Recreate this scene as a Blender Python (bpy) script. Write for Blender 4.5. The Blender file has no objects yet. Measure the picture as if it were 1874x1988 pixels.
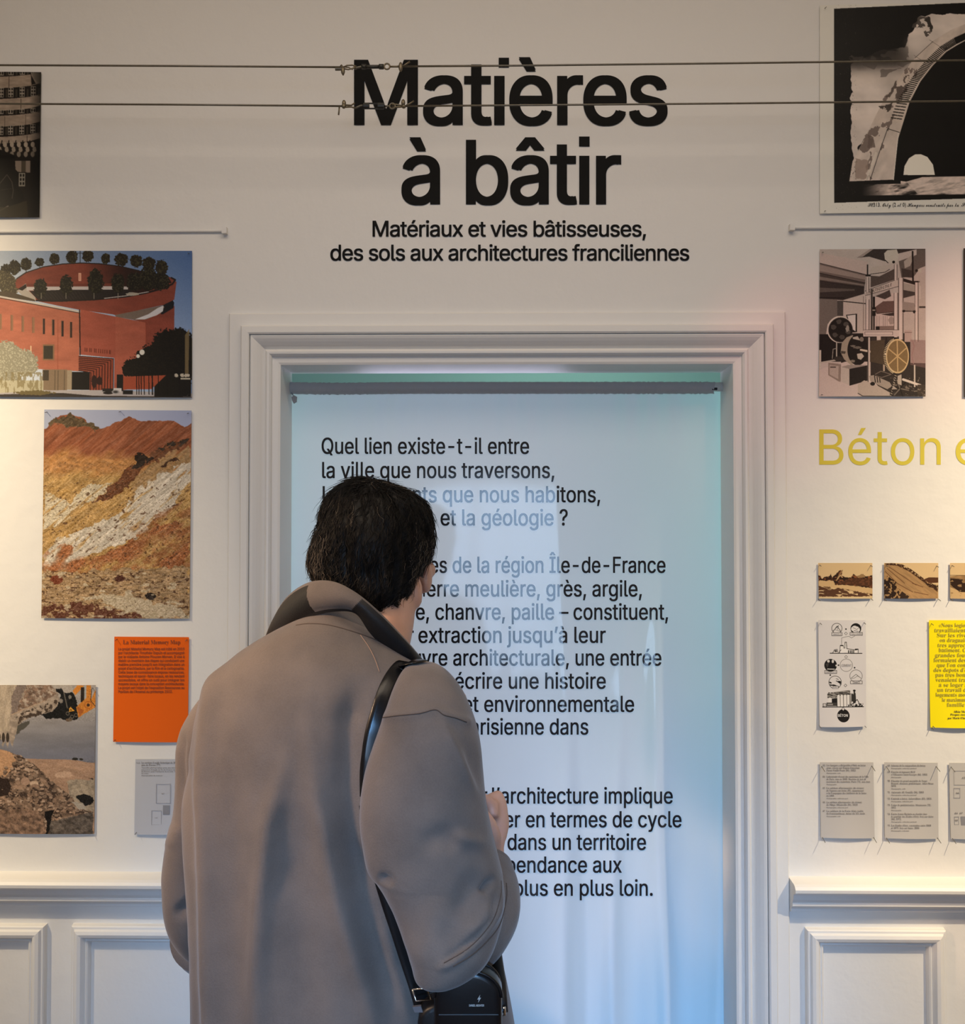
import bpy, bmesh, math, random, os
import numpy as np
from mathutils import Vector, Matrix
from mathutils.bvhtree import BVHTree

# ------------------------------------------------------------------ scene, camera, light, exposure
scene = bpy.context.scene
C = scene.collection
random.seed(7)
RNG = np.random.default_rng(7)

W, H, FPX = 1874, 1988, 1800.0
CAM = Vector((0.0, -1.90, 1.65))
PITCH, YAW = math.radians(1.2), math.radians(0.8)
cam_data = bpy.data.cameras.new('camera')
cam_data.sensor_fit = 'HORIZONTAL'
cam_data.sensor_width = 36.0
cam_data.lens = 36.0 * FPX / W
cam_data.clip_start = 0.05
cam = bpy.data.objects.new('camera', cam_data)
C.objects.link(cam)
cam.location = CAM
cam.rotation_euler = (math.pi / 2 + PITCH, 0, YAW)
scene.camera = cam

vs = scene.view_settings
vs.view_transform = 'Standard'
vs.look = 'None'
vs.gamma = 1.0
vs.use_curve_mapping = False
vs.exposure = 0.0

world = bpy.data.worlds.new('world')
scene.world = world
world.use_nodes = True
world.node_tree.nodes['Background'].inputs[0].default_value = (0.85, 0.80, 0.75, 1)
world.node_tree.nodes['Background'].inputs[1].default_value = 0.02


def aim(o, target):
    d = Vector(target) - Vector(o.location)
    o.rotation_euler = d.to_track_quat('-Z', 'Y').to_euler()


def spot(name, loc, target, energy, color, size, blend=1.0, radius=0.05):
    l = bpy.data.lights.new(name, 'SPOT')
    l.energy, l.color, l.spot_size, l.spot_blend, l.shadow_soft_size = energy, color, math.radians(size), blend, radius
    o = bpy.data.objects.new(name, l)
    C.objects.link(o)
    o.location = loc
    aim(o, target)
    return o


def area(name, loc, target, energy, color, sx, sy, spread=180):
    l = bpy.data.lights.new(name, 'AREA')
    l.shape = 'RECTANGLE'
    l.size, l.size_y, l.energy, l.color, l.spread = sx, sy, energy, color, math.radians(spread)
    o = bpy.data.objects.new(name, l)
    C.objects.link(o)
    o.location = loc
    aim(o, target)
    return o


WARM = (1.0, 0.80, 0.52)
# ceiling track spots washing both picture walls; third added to warm the coat
spot('track_spot_light', (-2.0, -1.25, 2.95), (-1.56, 0, 1.84), 295, WARM, 56, 1.0, 0.035)
spot('track_spot_light', (1.86, -1.30, 2.95), (1.40, 0, 1.40), 275, WARM, 57, 1.0, 0.035)
spot('track_spot_light', (-2.3, -1.7, 2.95), (-0.55, -0.60, 1.47), 470, (1.0, 0.66, 0.42), 18.5, 1.0, 0.15)
# two added pink spots imitating the caustic streaks on the right wall
spot('added_pink_light', (0.90, -1.6, 2.9), (0.60, 0, 1.98), 18.0, (1.0, 0.16, 0.14), 15, 1.0, 0.03)
spot('added_pink_light', (1.45, -1.6, 2.9), (0.94, 0, 2.06), 26.0, (1.0, 0.20, 0.17), 13, 1.0, 0.03)
# added soft warm fill under the ceiling, not a lamp of the room
area('added_ceiling_fill', (0.0, -1.5, 3.2), (0, -1.3, 0), 27, (1.0, 0.82, 0.64), 2.4, 1.0)
# daylight through the window behind the camera
area('window_daylight', (-0.09, -4.68, 1.32), (0.0, 0, 0.80), 8, (0.46, 0.68, 1.0), 1.0, 1.5, 62)
# blue gallery spot on the ceiling behind, pointed at the foot of the doorway
spot('blue_spot_light', (0.12, -4.1, 2.35), (-0.02, 0, 0.50), 380, (0.22, 0.52, 1.0), 26.5, 1.0, 0.06)
# the room behind the curtain: added lights that tint the cloth and back wall
area('back_room_added_lavender', (-0.10, 0.90, 1.60), (-0.08, 0, 1.55), 3.9, (0.80, 0.76, 1.0), 0.6, 0.7)
area('back_room_added_blue', (0.45, 0.75, 0.35), (0.25, 0.05, 0.75), 5.0, (0.10, 0.46, 1.0), 0.5, 0.5)
area('back_room_added_green', (0.82, 0.42, 1.70), (0.52, 0.05, 1.62), 1.25, (0.22, 1.0, 0.74), 0.15, 1.0)
area('back_room_added_green', (-0.78, 0.42, 1.75), (-0.45, 0.05, 1.65), 0.75, (0.40, 1.0, 0.78), 0.15, 0.8)
area('back_room_added_green', (0.3, 1.5, 2.7), (0.2, 2.5, 2.2), 3.6, (0.55, 1.0, 0.84), 0.3, 0.3)

# ------------------------------------------------------------------ helpers


def P(px, py, Y):
    """the point of the plane y = Y seen at photograph pixel (px, py)"""
    a, c = (px - W / 2) / FPX, (H / 2 - py) / FPX
    dy = math.cos(PITCH) - math.sin(PITCH) * c
    dz = math.sin(PITCH) + math.cos(PITCH) * c
    dx = a
    x = math.cos(YAW) * dx - math.sin(YAW) * dy
    y = math.sin(YAW) * dx + math.cos(YAW) * dy
    t = (Y - CAM.y) / y
    return Vector((CAM.x + x * t, Y, CAM.z + dz * t))


def Pn(px, py, Y):
    """vectorised P"""
    px, py, Y = np.broadcast_arrays(np.asarray(px, float), np.asarray(py, float), np.asarray(Y, float))
    a, c = (px - W / 2) / FPX, (H / 2 - py) / FPX
    dy = math.cos(PITCH) - math.sin(PITCH) * c
    dz = math.sin(PITCH) + math.cos(PITCH) * c
    x = math.cos(YAW) * a - math.sin(YAW) * dy
    y = math.sin(YAW) * a + math.cos(YAW) * dy
    t = (Y - CAM.y) / y
    return np.stack([CAM.x + x * t, Y, CAM.z + dz * t], -1)


def obj(name, mesh, material=None, parent=None):
    o = bpy.data.objects.new(name, mesh)
    C.objects.link(o)
    if material is not None:
        for m in (material if isinstance(material, (list, tuple)) else [material]):
            mesh.materials.append(m)
    if parent is not None:
        o.parent = parent
        o.matrix_parent_inverse = parent.matrix_world.inverted()
    return o


def empty(name, loc):
    o = bpy.data.objects.new(name, None)
    C.objects.link(o)
    o.location = loc
    o.matrix_world = Matrix.Translation(Vector(loc))
    return o


def tag(o, label, cat, group=None, kind=None):
    o['label'] = label
    o['category'] = cat
    if group:
        o['group'] = group
    if kind:
        o['kind'] = kind
    return o


def struct(o):
    o['kind'] = 'structure'
    return o


def mesh_from(verts, faces, smooth=True, name='mesh'):
    me = bpy.data.meshes.new(name)
    me.from_pydata([tuple(v) for v in verts], [], [tuple(f) for f in faces])
    me.update()
    if smooth:
        me.polygons.foreach_set('use_smooth', [True] * len(me.polygons))
    return me


def grid_mesh(Vs, closed_u=False, smooth=True):
    """quad mesh from an array of points (rows, cols, 3)"""
    Vs = np.asarray(Vs, float)
    r, c = Vs.shape[:2]
    me = bpy.data.meshes.new('grid')
    idx = np.arange(r * c).reshape(r, c)
    if closed_u:
        nx = np.roll(idx, -1, 1)
        q = np.stack([idx[:-1], nx[:-1], nx[1:], idx[1:]], -1).reshape(-1, 4)
    else:
        q = np.stack([idx[:-1, :-1], idx[:-1, 1:], idx[1:, 1:], idx[1:, :-1]], -1).reshape(-1, 4)
    n = len(q)
    me.vertices.add(r * c)
    me.vertices.foreach_set('co', Vs.reshape(-1))
    me.loops.add(n * 4)
    me.loops.foreach_set('vertex_index', q.reshape(-1).astype(np.int32))
    me.polygons.add(n)
    me.polygons.foreach_set('loop_start', np.arange(0, n * 4, 4, dtype=np.int32))
    me.polygons.foreach_set('loop_total', np.full(n, 4, np.int32))
    if smooth:
        me.polygons.foreach_set('use_smooth', np.ones(n, bool))
    me.update()
    me.validate()
    return me


class MB:
    """collects shapes into one mesh"""

    def __init__(s):
        s.v, s.f, s.mi = [], [], []
        s.cur = 0

    def add(s, verts, faces):
        b = len(s.v)
        s.v += [tuple(v) for v in verts]
        s.f += [tuple(i + b for i in f) for f in faces]
        s.mi += [s.cur] * len(faces)

    def box(s, x0, x1, y0, y1, z0, z1):
        v = [(x, y, z) for x in (x0, x1) for y in (y0, y1) for z in (z0, z1)]
        s.add(v, [(0, 1, 3, 2), (4, 6, 7, 5), (0, 4, 5, 1), (2, 3, 7, 6), (0, 2, 6, 4), (1, 5, 7, 3)])

    def tube(s, pts, rad, n=8, cap=True, flat=None):
        pts = [Vector(p) for p in pts]
        if not isinstance(rad, (list, tuple)):
            rad = [rad] * len(pts)
        rings = []
        up = None
        for i, p in enumerate(pts):
            t = (pts[min(i + 1, len(pts) - 1)] - pts[max(i - 1, 0)]).normalized()
            if up is None:
                up = Vector((0, 0, 1)) if abs(t.z) < .9 else Vector((0, 1, 0))
            a = t.cross(up).normalized()
            up = a.cross(t).normalized()
            rings.append([p + (a * math.cos(k * 2 * math.pi / n) + up * math.sin(k * 2 * math.pi / n) * (flat or 1)) * rad[i] for k in range(n)])
        v = [q for r in rings for q in r]
        f = []
        for i in range(len(pts) - 1):
            for k in range(n):
                f.append((i * n + k, i * n + (k + 1) % n, (i + 1) * n + (k + 1) % n, (i + 1) * n + k))
        if cap:
            f.append(tuple(range(n - 1, -1, -1)))
            f.append(tuple((len(pts) - 1) * n + k for k in range(n)))
        s.add(v, f)

    def ring(s, c, R, r, ax1, ax2, n=24, m=8, stretch=1.0):
        c, a1, a2 = Vector(c), Vector(ax1).normalized(), Vector(ax2).normalized()
        pts = [c + a1 * math.cos(k * 2 * math.pi / n) * R * stretch + a2 * math.sin(k * 2 * math.pi / n) * R for k in range(n)]
        nn = a1.cross(a2)
        v, f = [], []
        for k, p in enumerate(pts):
            t = (pts[(k + 1) % n] - pts[k - 1]).normalized()
            b = t.cross(nn).normalized()
            v += [p + (b * math.cos(j * 2 * math.pi / m) + nn * math.sin(j * 2 * math.pi / m)) * r for j in range(m)]
        for k in range(n):
            for j in range(m):
                f.append((k * m + j, k * m + (j + 1) % m, ((k + 1) % n) * m + (j + 1) % m, ((k + 1) % n) * m + j))
        s.add(v, f)

    def ell(s, c, rx, ry, rz, n=20, m=12):
        c = Vector(c)
        v = [c + Vector((0, 0, rz))]
        for i in range(1, m):
            th = math.pi * i / m
            v += [c + Vector((rx * math.sin(th) * math.cos(k * 2 * math.pi / n), ry * math.sin(th) * math.sin(k * 2 * math.pi / n), rz * math.cos(th))) for k in range(n)]
        v.append(c - Vector((0, 0, rz)))
        f = [(0, 1 + k, 1 + (k + 1) % n) for k in range(n)]
        for i in range(m - 2):
            for k in range(n):
                f.append((1 + i * n + k, 1 + (i + 1) * n + k, 1 + (i + 1) * n + (k + 1) % n, 1 + i * n + (k + 1) % n))
        b = 1 + (m - 2) * n
        f += [(len(v) - 1, b + (k + 1) % n, b + k) for k in range(n)]
        s.add(v, f)

    def prism(s, poly, y0, y1):
        """outline of (x, z) pairs pushed from y0 to y1"""
        n = len(poly)
        v = [(x, y0, z) for x, z in poly] + [(x, y1, z) for x, z in poly]
        f = [tuple(range(n)), tuple(range(2 * n - 1, n - 1, -1))]
        f += [(i, i + n, (i + 1) % n + n, (i + 1) % n) for i in range(n)]
        s.add(v, f)

    def mesh(s, smooth=False):
        me = mesh_from(s.v, s.f, smooth)
        me.polygons.foreach_set('material_index', s.mi)
        bm = bmesh.new()
        bm.from_mesh(me)
        bmesh.ops.recalc_face_normals(bm, faces=bm.faces)
        bm.to_mesh(me)
        bm.free()
        return me

    def build(s, name, material, parent=None, smooth=False):
        return obj(name, s.mesh(smooth), material, parent)


def bake(o):
    """replace an object's mesh by its mesh with the modifiers applied"""
    dg = bpy.context.evaluated_depsgraph_get()
    me = bpy.data.meshes.new_from_object(o.evaluated_get(dg))
    o.modifiers.clear()
    o.data = me
    return o


def catmull(P0, n):
    """smooth interpolation of rows of numbers, n steps between rows"""
    A = np.asarray(P0, float)
    A = np.vstack([2 * A[0] - A[1], A, 2 * A[-1] - A[-2]])
    out = []
    for i in range(1, len(A) - 2):
        for k in range(n):
            t = k / n
            a, b, c, d = A[i - 1], A[i], A[i + 1], A[i + 2]
            out.append(.5 * (2 * b + (c - a) * t + (2 * a - 5 * b + 4 * c - d) * t * t + (3 * b - a - 3 * c + d) * t ** 3))
    out.append(A[-2])
    return np.array(out)


# ------------------------------------------------------------------ materials


class NT:
    def __init__(s, name):
        s.m = bpy.data.materials.new(name)
        s.m.use_nodes = True
        s.t = s.m.node_tree
        s.b = s.t.nodes['Principled BSDF']

    def n(s, kind, **kw):
        q = s.t.nodes.new(kind)
        for k, v in kw.items():
            if k in q.inputs:
                q.inputs[k].default_value = v
            else:
                setattr(q, k, v)
        return q

    def l(s, a, b):
        s.t.links.new(a, b)


def material(name, col, rough=.5, var=.0, vscale=8.0, bump=0.0, bscale=200.0, spec=.5, coat=0.0, sheen=0.0, metal=0.0, sss=0.0, bdist=.002, croughness=.1):
    k = NT(name)
    b = k.b
    b.inputs['Base Color'].default_value = (*col, 1)
    b.inputs['Roughness'].default_value = rough
    b.inputs['Specular IOR Level'].default_value = spec
    b.inputs['Metallic'].default_value = metal
    b.inputs['Coat Weight'].default_value = coat
    b.inputs['Coat Roughness'].default_value = croughness
    if sheen:
        b.inputs['Sheen Weight'].default_value = sheen
        b.inputs['Sheen Roughness'].default_value = .5
    if sss:
        b.inputs['Subsurface Weight'].default_value = sss
        b.inputs['Subsurface Radius'].default_value = (.01, .004, .002)
        b.inputs['Subsurface Scale'].default_value = 1
    tc = k.n('ShaderNodeTexCoord')
    if var:
        nz = k.n('ShaderNodeTexNoise', Scale=vscale, Detail=4.0)
        k.l(tc.outputs['Object'], nz.inputs['Vector'])
        mx = k.n('ShaderNodeMix', data_type='RGBA')
        mx.inputs['A'].default_value = (*[c * (1 - var) for c in col], 1)
        mx.inputs['B'].default_value = (*[min(1, c * (1 + var)) for c in col], 1)
        k.l(nz.outputs['Fac'], mx.inputs['Factor'])
        k.l(mx.outputs['Result'], b.inputs['Base Color'])
    if bump:
        nz = k.n('ShaderNodeTexNoise', Scale=bscale, Detail=3.0)
        k.l(tc.outputs['Object'], nz.inputs['Vector'])
        bp = k.n('ShaderNodeBump', Strength=bump, Distance=bdist)
        k.l(nz.outputs['Fac'], bp.inputs['Height'])
        k.l(bp.outputs['Normal'], b.inputs['Normal'])
    return k.m


def srgb(r, g, b):
    return tuple(((c / 255 + .055) / 1.055) ** 2.4 if c > 10 else c / 255 / 12.92 for c in (r, g, b))


M_wall = material('wall_paint', (.78, .765, .735), .62, var=.015, vscale=1.5, bump=.35, bscale=26, spec=.3, bdist=.004)
M_trim = material('trim_paint', (.79, .775, .745), .42, bump=.15, bscale=45, spec=.4, bdist=.003)
M_ceil = material('ceiling_paint', (.78, .76, .73), .8, bump=.1)
M_black = material('black_vinyl', (.004, .004, .004), .6, spec=.12)
M_text = material('black_ink', (.010, .010, .014), .6, spec=.15, coat=.8, croughness=.07)
M_yellowvinyl = material('yellow_vinyl', srgb(212, 196, 60), .5)
M_steel = material('dull_steel', (.16, .145, .115), .45, metal=.85, var=.25, vscale=120)
M_darksteel = material('dark_steel', (.05, .05, .045), .45, metal=.6)
M_brass = material('worn_brass', (.19, .16, .11), .45, metal=.75, var=.3, vscale=150)
M_pin = material('pin_steel', (.20, .19, .17), .35, metal=.8)
# ------------------------------------------------------------------ the room
DX0, DX1 = P(541, 1300, -.002).x, P(1428, 1300, -.002).x     # door opening
DZ = P(985, 706, -.002).z
DEPTH = .095

m = MB()
m.box(-3, DX0, 0, .105, 0, 3.3)
m.box(DX1, 3, 0, .105, 0, 3.3)
m.box(DX0, DX1, 0, .105, DZ, 3.3)
struct(m.build('wall_front', M_wall))
m = MB(); m.box(-3.1, -3, -4.5, .12, 0, 3.3); struct(m.build('wall_left', M_wall))
m = MB(); m.box(3, 3.1, -4.5, .12, 0, 3.3); struct(m.build('wall_right', M_wall))
m = MB()                                                      # back wall with its window opening
m.box(-3, -.55, -4.6, -4.5, 0, 3.3); m.box(.38, 3, -4.6, -4.5, 0, 3.3)
m.box(-.55, .38, -4.6, -4.5, 0, .62); m.box(-.55, .38, -4.6, -4.5, 2.02, 3.3)
struct(m.build('wall_back', M_wall))
m = MB(); m.box(-3.1, 3.1, -4.6, 2.6, 3.3, 3.4); struct(m.build('ceiling', M_ceil))
m = MB()
m.box(-1.6, -1.5, .12, 2.5, 0, 3.3); m.box(1.5, 1.6, .12, 2.5, 0, 3.3); m.box(-1.6, 1.6, 2.5, 2.6, 0, 3.3)
struct(m.build('wall_beyond', material('back_room_paint', (.70, .80, .76), .7)))

k = NT('oak_floor')
tc = k.n('ShaderNodeTexCoord')
br = k.n('ShaderNodeTexBrick', Scale=1.0)
br.inputs['Color1'].default_value = (.20, .115, .055, 1)
br.inputs['Color2'].default_value = (.27, .165, .085, 1)
br.inputs['Mortar'].default_value = (.06, .035, .02, 1)
br.inputs['Mortar Size'].default_value = .002
br.inputs['Brick Width'].default_value = 1.1
br.inputs['Row Height'].default_value = .09
k.l(tc.outputs['Object'], br.inputs['Vector'])
k.l(br.outputs['Color'], k.b.inputs['Base Color'])
k.b.inputs['Roughness'].default_value = .38
m = MB(); m.box(-3.1, 3.1, -4.6, 2.6, -.1, 0); struct(m.build('floor', k.m))


def frame_sweep(prof, x0, x1, z1, z0=None, closed=False):
    """sweep a profile of (offset outward, y) along a door frame, or round a rectangle when closed"""
    v, f = [], []
    n = len(prof)
    if closed:
        corners = [(x0, z0, -1, -1), (x0, z1, -1, 1), (x1, z1, 1, 1), (x1, z0, 1, -1)]
    else:
        corners = [(x0, 0, -1, 0), (x0, z1, -1, 1), (x1, z1, 1, 1), (x1, 0, 1, 0)]
    for cx, cz, sx, sz in corners:
        for u, y in prof:
            v.append((cx + sx * u, y, cz + sz * u))
    L = len(corners)
    for i in range(L if closed else L - 1):
        for j in range(n - 1):
            a, b = i * n + j, ((i + 1) % L) * n + j
            f.append((a, b, b + 1, a + 1))
    m = MB()
    m.add(v, f)
    return m


CASING = [(-.0015, .104), (-.0015, -.0025), (.003, -.0045), (.0116, -.005), (.0145, -.006), (.016, -.011), (.0195, -.0150), (.0235, -.0155), (.0265, -.0125),
          (.0285, -.0085), (.0298, -.0075), (.0325, -.0105), (.037, -.0155), (.043, -.0205), (.049, -.0245), (.0538, -.0265), (.0550, -.0255),
          (.0553, -.0195), (.0572, -.0195), (.0576, -.0275), (.0605, -.0295), (.0725, -.0290), (.0750, -.0255), (.0755, -.0140),
          (.0775, -.0125), (.1015, -.0120), (.1040, -.0085), (.1045, 0)]
struct(frame_sweep(CASING, DX0, DX1, DZ).build('door_1', M_trim, smooth=False))

RAIL = [(0, 0), (-.036, -.003), (-.043, -.006), (-.047, -.011), (-.0465, -.017), (-.043, -.021), (-.036, -.022), (-.0335, -.027), (-.031, -.036),
        (-.0265, -.043), (-.0285, -.045), (-.0285, -.049), (-.022, -.053), (-.0185, -.058), (-.0185, -.063), (-.012, -.066), (0, -.067)]


def rail(name, x0, x1, z):
    m = MB()
    n = len(RAIL)
    m.add([(x, y, z + dz) for x in (x0, x1) for y, dz in RAIL],
          [(i, i + 1, n + i + 1, n + i) for i in range(n - 1)] + [tuple(range(n)), tuple(range(2 * n - 1, n - 1, -1))])
    return struct(m.build(name, M_trim))


RZ = P(1700, 1703, -.004).z
CX0, CX1 = DX0 - .1045, DX1 + .1045
rail('trim_1', -3, CX0, RZ + .002)
rail('trim_2', CX1, 3, RZ)

PANEL = [(0, 0), (-.001, -.011), (-.003, -.0135), (-.007, -.0140), (-.010, -.0185), (-.016, -.0205), (-.022, -.0185), (-.0265, -.0125), (-.0285, -.0095),
         (-.031, -.0115), (-.034, -.0095), (-.0365, -.003), (-.037, 0)]
for i, (x0, x1, zt) in enumerate([
        (P(-420, 1790, -.012).x, P(87, 1790, -.012).x, P(40, 1797, -.012).z),
        (P(138, 1790, -.012).x, P(438, 1790, -.012).x, P(200, 1797, -.012).z),
        (P(1566, 1803, -.012).x, P(1838, 1803, -.012).x, P(1700, 1805, -.012).z),
        (P(1900, 1803, -.012).x, P(2500, 1803, -.012).x, P(1900, 1805, -.012).z)]):
    struct(frame_sweep(PANEL, x0, x1, zt, .22, True).build('trim_%d' % (i + 3), M_trim, smooth=False))
for nm, x0, x1 in (('baseboard_left', -3, CX0), ('baseboard_right', CX1, 3)):
    m = MB(); m.box(x0, x1, -.018, 0, 0, .14); struct(m.build(nm, M_trim))

# thin painted picture rods fixed to the wall
for nm, a, b, ty, ex in (('trim_7', -330, 436, 447, 436), ('trim_8', 1536, 2200, 441, 1538)):
    m = MB()
    z = P(ex, ty, -.008).z
    xa, xb = P(a, ty, -.008).x, P(b, ty, -.008).x
    m.tube([(xa, -.0035, z), (xb, -.0035, z)], .0028, 10)
    xe = P(ex, ty, -.008).x
    m.box(xe - .005, xe + .005, -.012, 0, z - .007, z + .006)
    struct(m.build(nm, M_wall))
# window of the room behind the camera
m = MB()
for a, b in ((-.55, -.52), (.35, .38), (-.10, -.07)):
    m.box(a, b, -4.56, -4.50, .62, 2.02)
for a, b in ((.62, .66), (1.98, 2.02)):
    m.box(-.55, .38, -4.555, -4.505, a, b)
struct(m.build('window_1', M_trim))
# ------------------------------------------------------------------ printed pictures: painted in numpy, stored per vertex
def lattice(ix, iy, seed):
    h = (ix.astype(np.int64) * 374761393 + iy.astype(np.int64) * 668265263 + seed * 982451653) & 0xFFFFFFFF
    h = ((h ^ (h >> 13)) * 1274126177) & 0xFFFFFFFF
    return ((h ^ (h >> 16)) & 0xFFFF) / 65535.0


def vnoise(x, y, seed=0):
    x0, y0 = np.floor(x), np.floor(y)
    fx, fy = x - x0, y - y0
    fx, fy = fx * fx * (3 - 2 * fx), fy * fy * (3 - 2 * fy)
    a, b = lattice(x0, y0, seed), lattice(x0 + 1, y0, seed)
    c, d = lattice(x0, y0 + 1, seed), lattice(x0 + 1, y0 + 1, seed)
    return (a * (1 - fx) + b * fx) * (1 - fy) + (c * (1 - fx) + d * fx) * fy


class Pic:
    def __init__(s, x0, y0, x1, y1, res=1.25, base=(128, 128, 128), fr=(1, 0, 0)):
        s.x0, s.y0, s.x1, s.y1 = x0, y0, x1, y1
        s.nx, s.ny = int((x1 - x0) * res) + 1, int((y1 - y0) * res) + 1
        xs = x0 + (np.arange(s.nx * 2) + .5) / (s.nx * 2) * (x1 - x0)
        ys = y0 + (np.arange(s.ny * 2) + .5) / (s.ny * 2) * (y1 - y0)
        s.k, s.ox, s.oy = fr                                   # drawing units: photo px = offset + unit / k
        s.X, s.Y = np.meshgrid((xs - s.ox) * s.k, (ys - s.oy) * s.k)
        s.jx = s.jy = 0.0
        s.A = np.zeros(s.X.shape + (3,)) + np.array(base, float)

    def noise(s, sx, sy=None, ang=0, oct=3, seed=0):
        sy = sy or sx
        c, n = math.cos(math.radians(ang)), math.sin(math.radians(ang))
        u, v = (s.X * c + s.Y * n) / sx, (-s.X * n + s.Y * c) / sy
        r, a, t = 0, 1, 0
        for i in range(oct):
            r = r + a * vnoise(u * 2 ** i, v * 2 ** i, seed + i * 17)
            t += a
            a *= .55
        return r / t

    def put(s, mask, col, a=1.0):
        mm = (mask * a)[..., None]
        s.A = s.A * (1 - mm) + np.asarray(col, float) * mm

    def mpoly(s, pts):
        pts = np.array(pts, float)
        m = np.zeros(s.X.shape, bool)
        X, Y = s.X + s.jx, s.Y + s.jy
        for (xa, ya), (xb, yb) in zip(pts, np.roll(pts, -1, 0)):
            if ya == yb:
                continue
            m ^= ((ya > Y) != (yb > Y)) & (X < (xb - xa) * (Y - ya) / (yb - ya) + xa)
        return m.astype(float)

    def jitter(s, amp, size, seed=0):
        """ragged outlines for the shapes drawn next (0 switches back to clean ones)"""
        if not amp:
            s.jx = s.jy = 0.0
            return
        s.jx = (s.noise(size, oct=4, seed=seed + 501) - .5) * 2 * amp
        s.jy = (s.noise(size, oct=4, seed=seed + 701) - .5) * 2 * amp

    def poly(s, pts, col, a=1.0):
        s.put(s.mpoly(pts), col, a)

    def rect(s, x0, y0, x1, y1, col, a=1.0):
        s.put(((s.X >= x0) & (s.X <= x1) & (s.Y >= y0) & (s.Y <= y1)).astype(float), col, a)

    def mell(s, cx, cy, rx, ry, rag=0, rs=10, seed=3):
        d = np.sqrt(((s.X - cx) / rx) ** 2 + ((s.Y - cy) / ry) ** 2)
        if rag:
            d = d + rag * (s.noise(rs, oct=2, seed=seed) - .5)
        return (d < 1).astype(float)

    def ell(s, cx, cy, rx, ry, col, a=1.0, rag=0, rs=10, seed=3):
        s.put(s.mell(cx, cy, rx, ry, rag, rs, seed), col, a)

    def line(s, pts, w, col, a=1.0):
        m = np.zeros(s.X.shape, bool)
        for (xa, ya), (xb, yb) in zip(pts[:-1], pts[1:]):
            L = max((xb - xa) ** 2 + (yb - ya) ** 2, 1e-6)
            t = np.clip(((s.X - xa) * (xb - xa) + (s.Y - ya) * (yb - ya)) / L, 0, 1)
            m |= (s.X - xa - t * (xb - xa)) ** 2 + (s.Y - ya - t * (yb - ya)) ** 2 < (w / 2) ** 2
        s.put(m.astype(float), col, a)

    def circ(s, cx, cy, r, w, col, ry=None):
        ry = ry or r
        d = np.sqrt(((s.X - cx) / r) ** 2 + ((s.Y - cy) / ry) ** 2)
        s.put((np.abs(d - 1) * min(r, ry) < w / 2).astype(float), col)

    def soft(s, cx, cy, rx, ry, col, a=1.0):
        s.put(np.exp(-(((s.X - cx) / rx) ** 2 + ((s.Y - cy) / ry) ** 2)), col, a)

    def mul(s, f):
        s.A = s.A * np.asarray(f)[..., None]

    def vertex_colors(s, gain=1.0):
        A = s.A.reshape(s.ny, 2, s.nx, 2, 3).mean((1, 3)) / 255
        A = np.clip(A, 0, 1)
        A = np.where(A > .04045, ((A + .055) / 1.055) ** 2.4, A / 12.92)
        return np.clip(A * np.asarray(gain), 0, .93)


def paper_material(name, rough, coat):
    k = NT(name)
    at = k.n('ShaderNodeAttribute', attribute_name='print')
    k.l(at.outputs['Color'], k.b.inputs['Base Color'])
    k.b.inputs['Roughness'].default_value = rough
    k.b.inputs['Specular IOR Level'].default_value = .18
    k.b.inputs['Coat Weight'].default_value = coat
    k.b.inputs['Coat Roughness'].default_value = .28
    return k.m


M_gloss = paper_material('glossy_print', .5, .07)
M_matte = paper_material('matte_print', .6, .0)


def sheet(name, quad, nx, ny, cols, mat, label, cat, group=None, Y=-.0035, curl=.0025):
    """a printed sheet pinned flat to the wall; quad = pixel corners TL, TR, BR, BL"""
    u, v = np.meshgrid(np.linspace(0, 1, nx), np.linspace(0, 1, ny))
    q = np.array(quad, float)
    px = (1 - u) * (1 - v) * q[0, 0] + u * (1 - v) * q[1, 0] + u * v * q[2, 0] + (1 - u) * v * q[3, 0]
    py = (1 - u) * (1 - v) * q[0, 1] + u * (1 - v) * q[1, 1] + u * v * q[2, 1] + (1 - u) * v * q[3, 1]
    yy = Y - curl * (np.clip(v - .55, 0, 1) / .45) ** 2 * (.35 + .65 * np.sin(u * math.pi)) - curl * .3 * np.sin(v * math.pi) * (u > .5) * (2 * u - 1) ** 2
    pts = Pn(px, py, Y)
    pts[..., 1] = yy
    me = grid_mesh(pts)
    at = me.color_attributes.new('print', 'FLOAT_COLOR', 'POINT')
    c4 = np.ones((ny * nx, 4), np.float32)
    c4[:, :3] = np.asarray(cols).reshape(-1, 3)
    at.data.foreach_set('color', c4.reshape(-1))
    o = obj(name, me, mat)
    o['label'] = label
    tag(o, label, cat, group)
    return o


def flat_sheet(name, quad, col, label, cat, group=None, gain=1.0, **kw):
    nx, ny = 13, 17
    cols = np.zeros((ny, nx, 3)) + np.array(srgb(*col)) * gain
    return sheet(name, quad, nx, ny, cols, M_matte, label, cat, group, **kw)


def pins(parent, spots, L=.008, Y=-.004, down=.003):
    for px, py in spots:
        m = MB()
        a = P(px, py, Y)
        m.tube([a + Vector((0, .003, 0)), a + Vector((0, -L, -down))], .0007, 6)
        m.build('pin', M_pin, parent)


def trees(p, L, col, lite, seed=0):
    for i, (cx, cy, rx, ry) in enumerate(L):
        mk = p.mell(cx, cy, rx, ry, .45, 14, seed + i)
        n = p.noise(9, oct=2, seed=seed + 40 + i)
        p.put(mk, col)
        p.put(mk * (n > .62), lite, .8)


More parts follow.
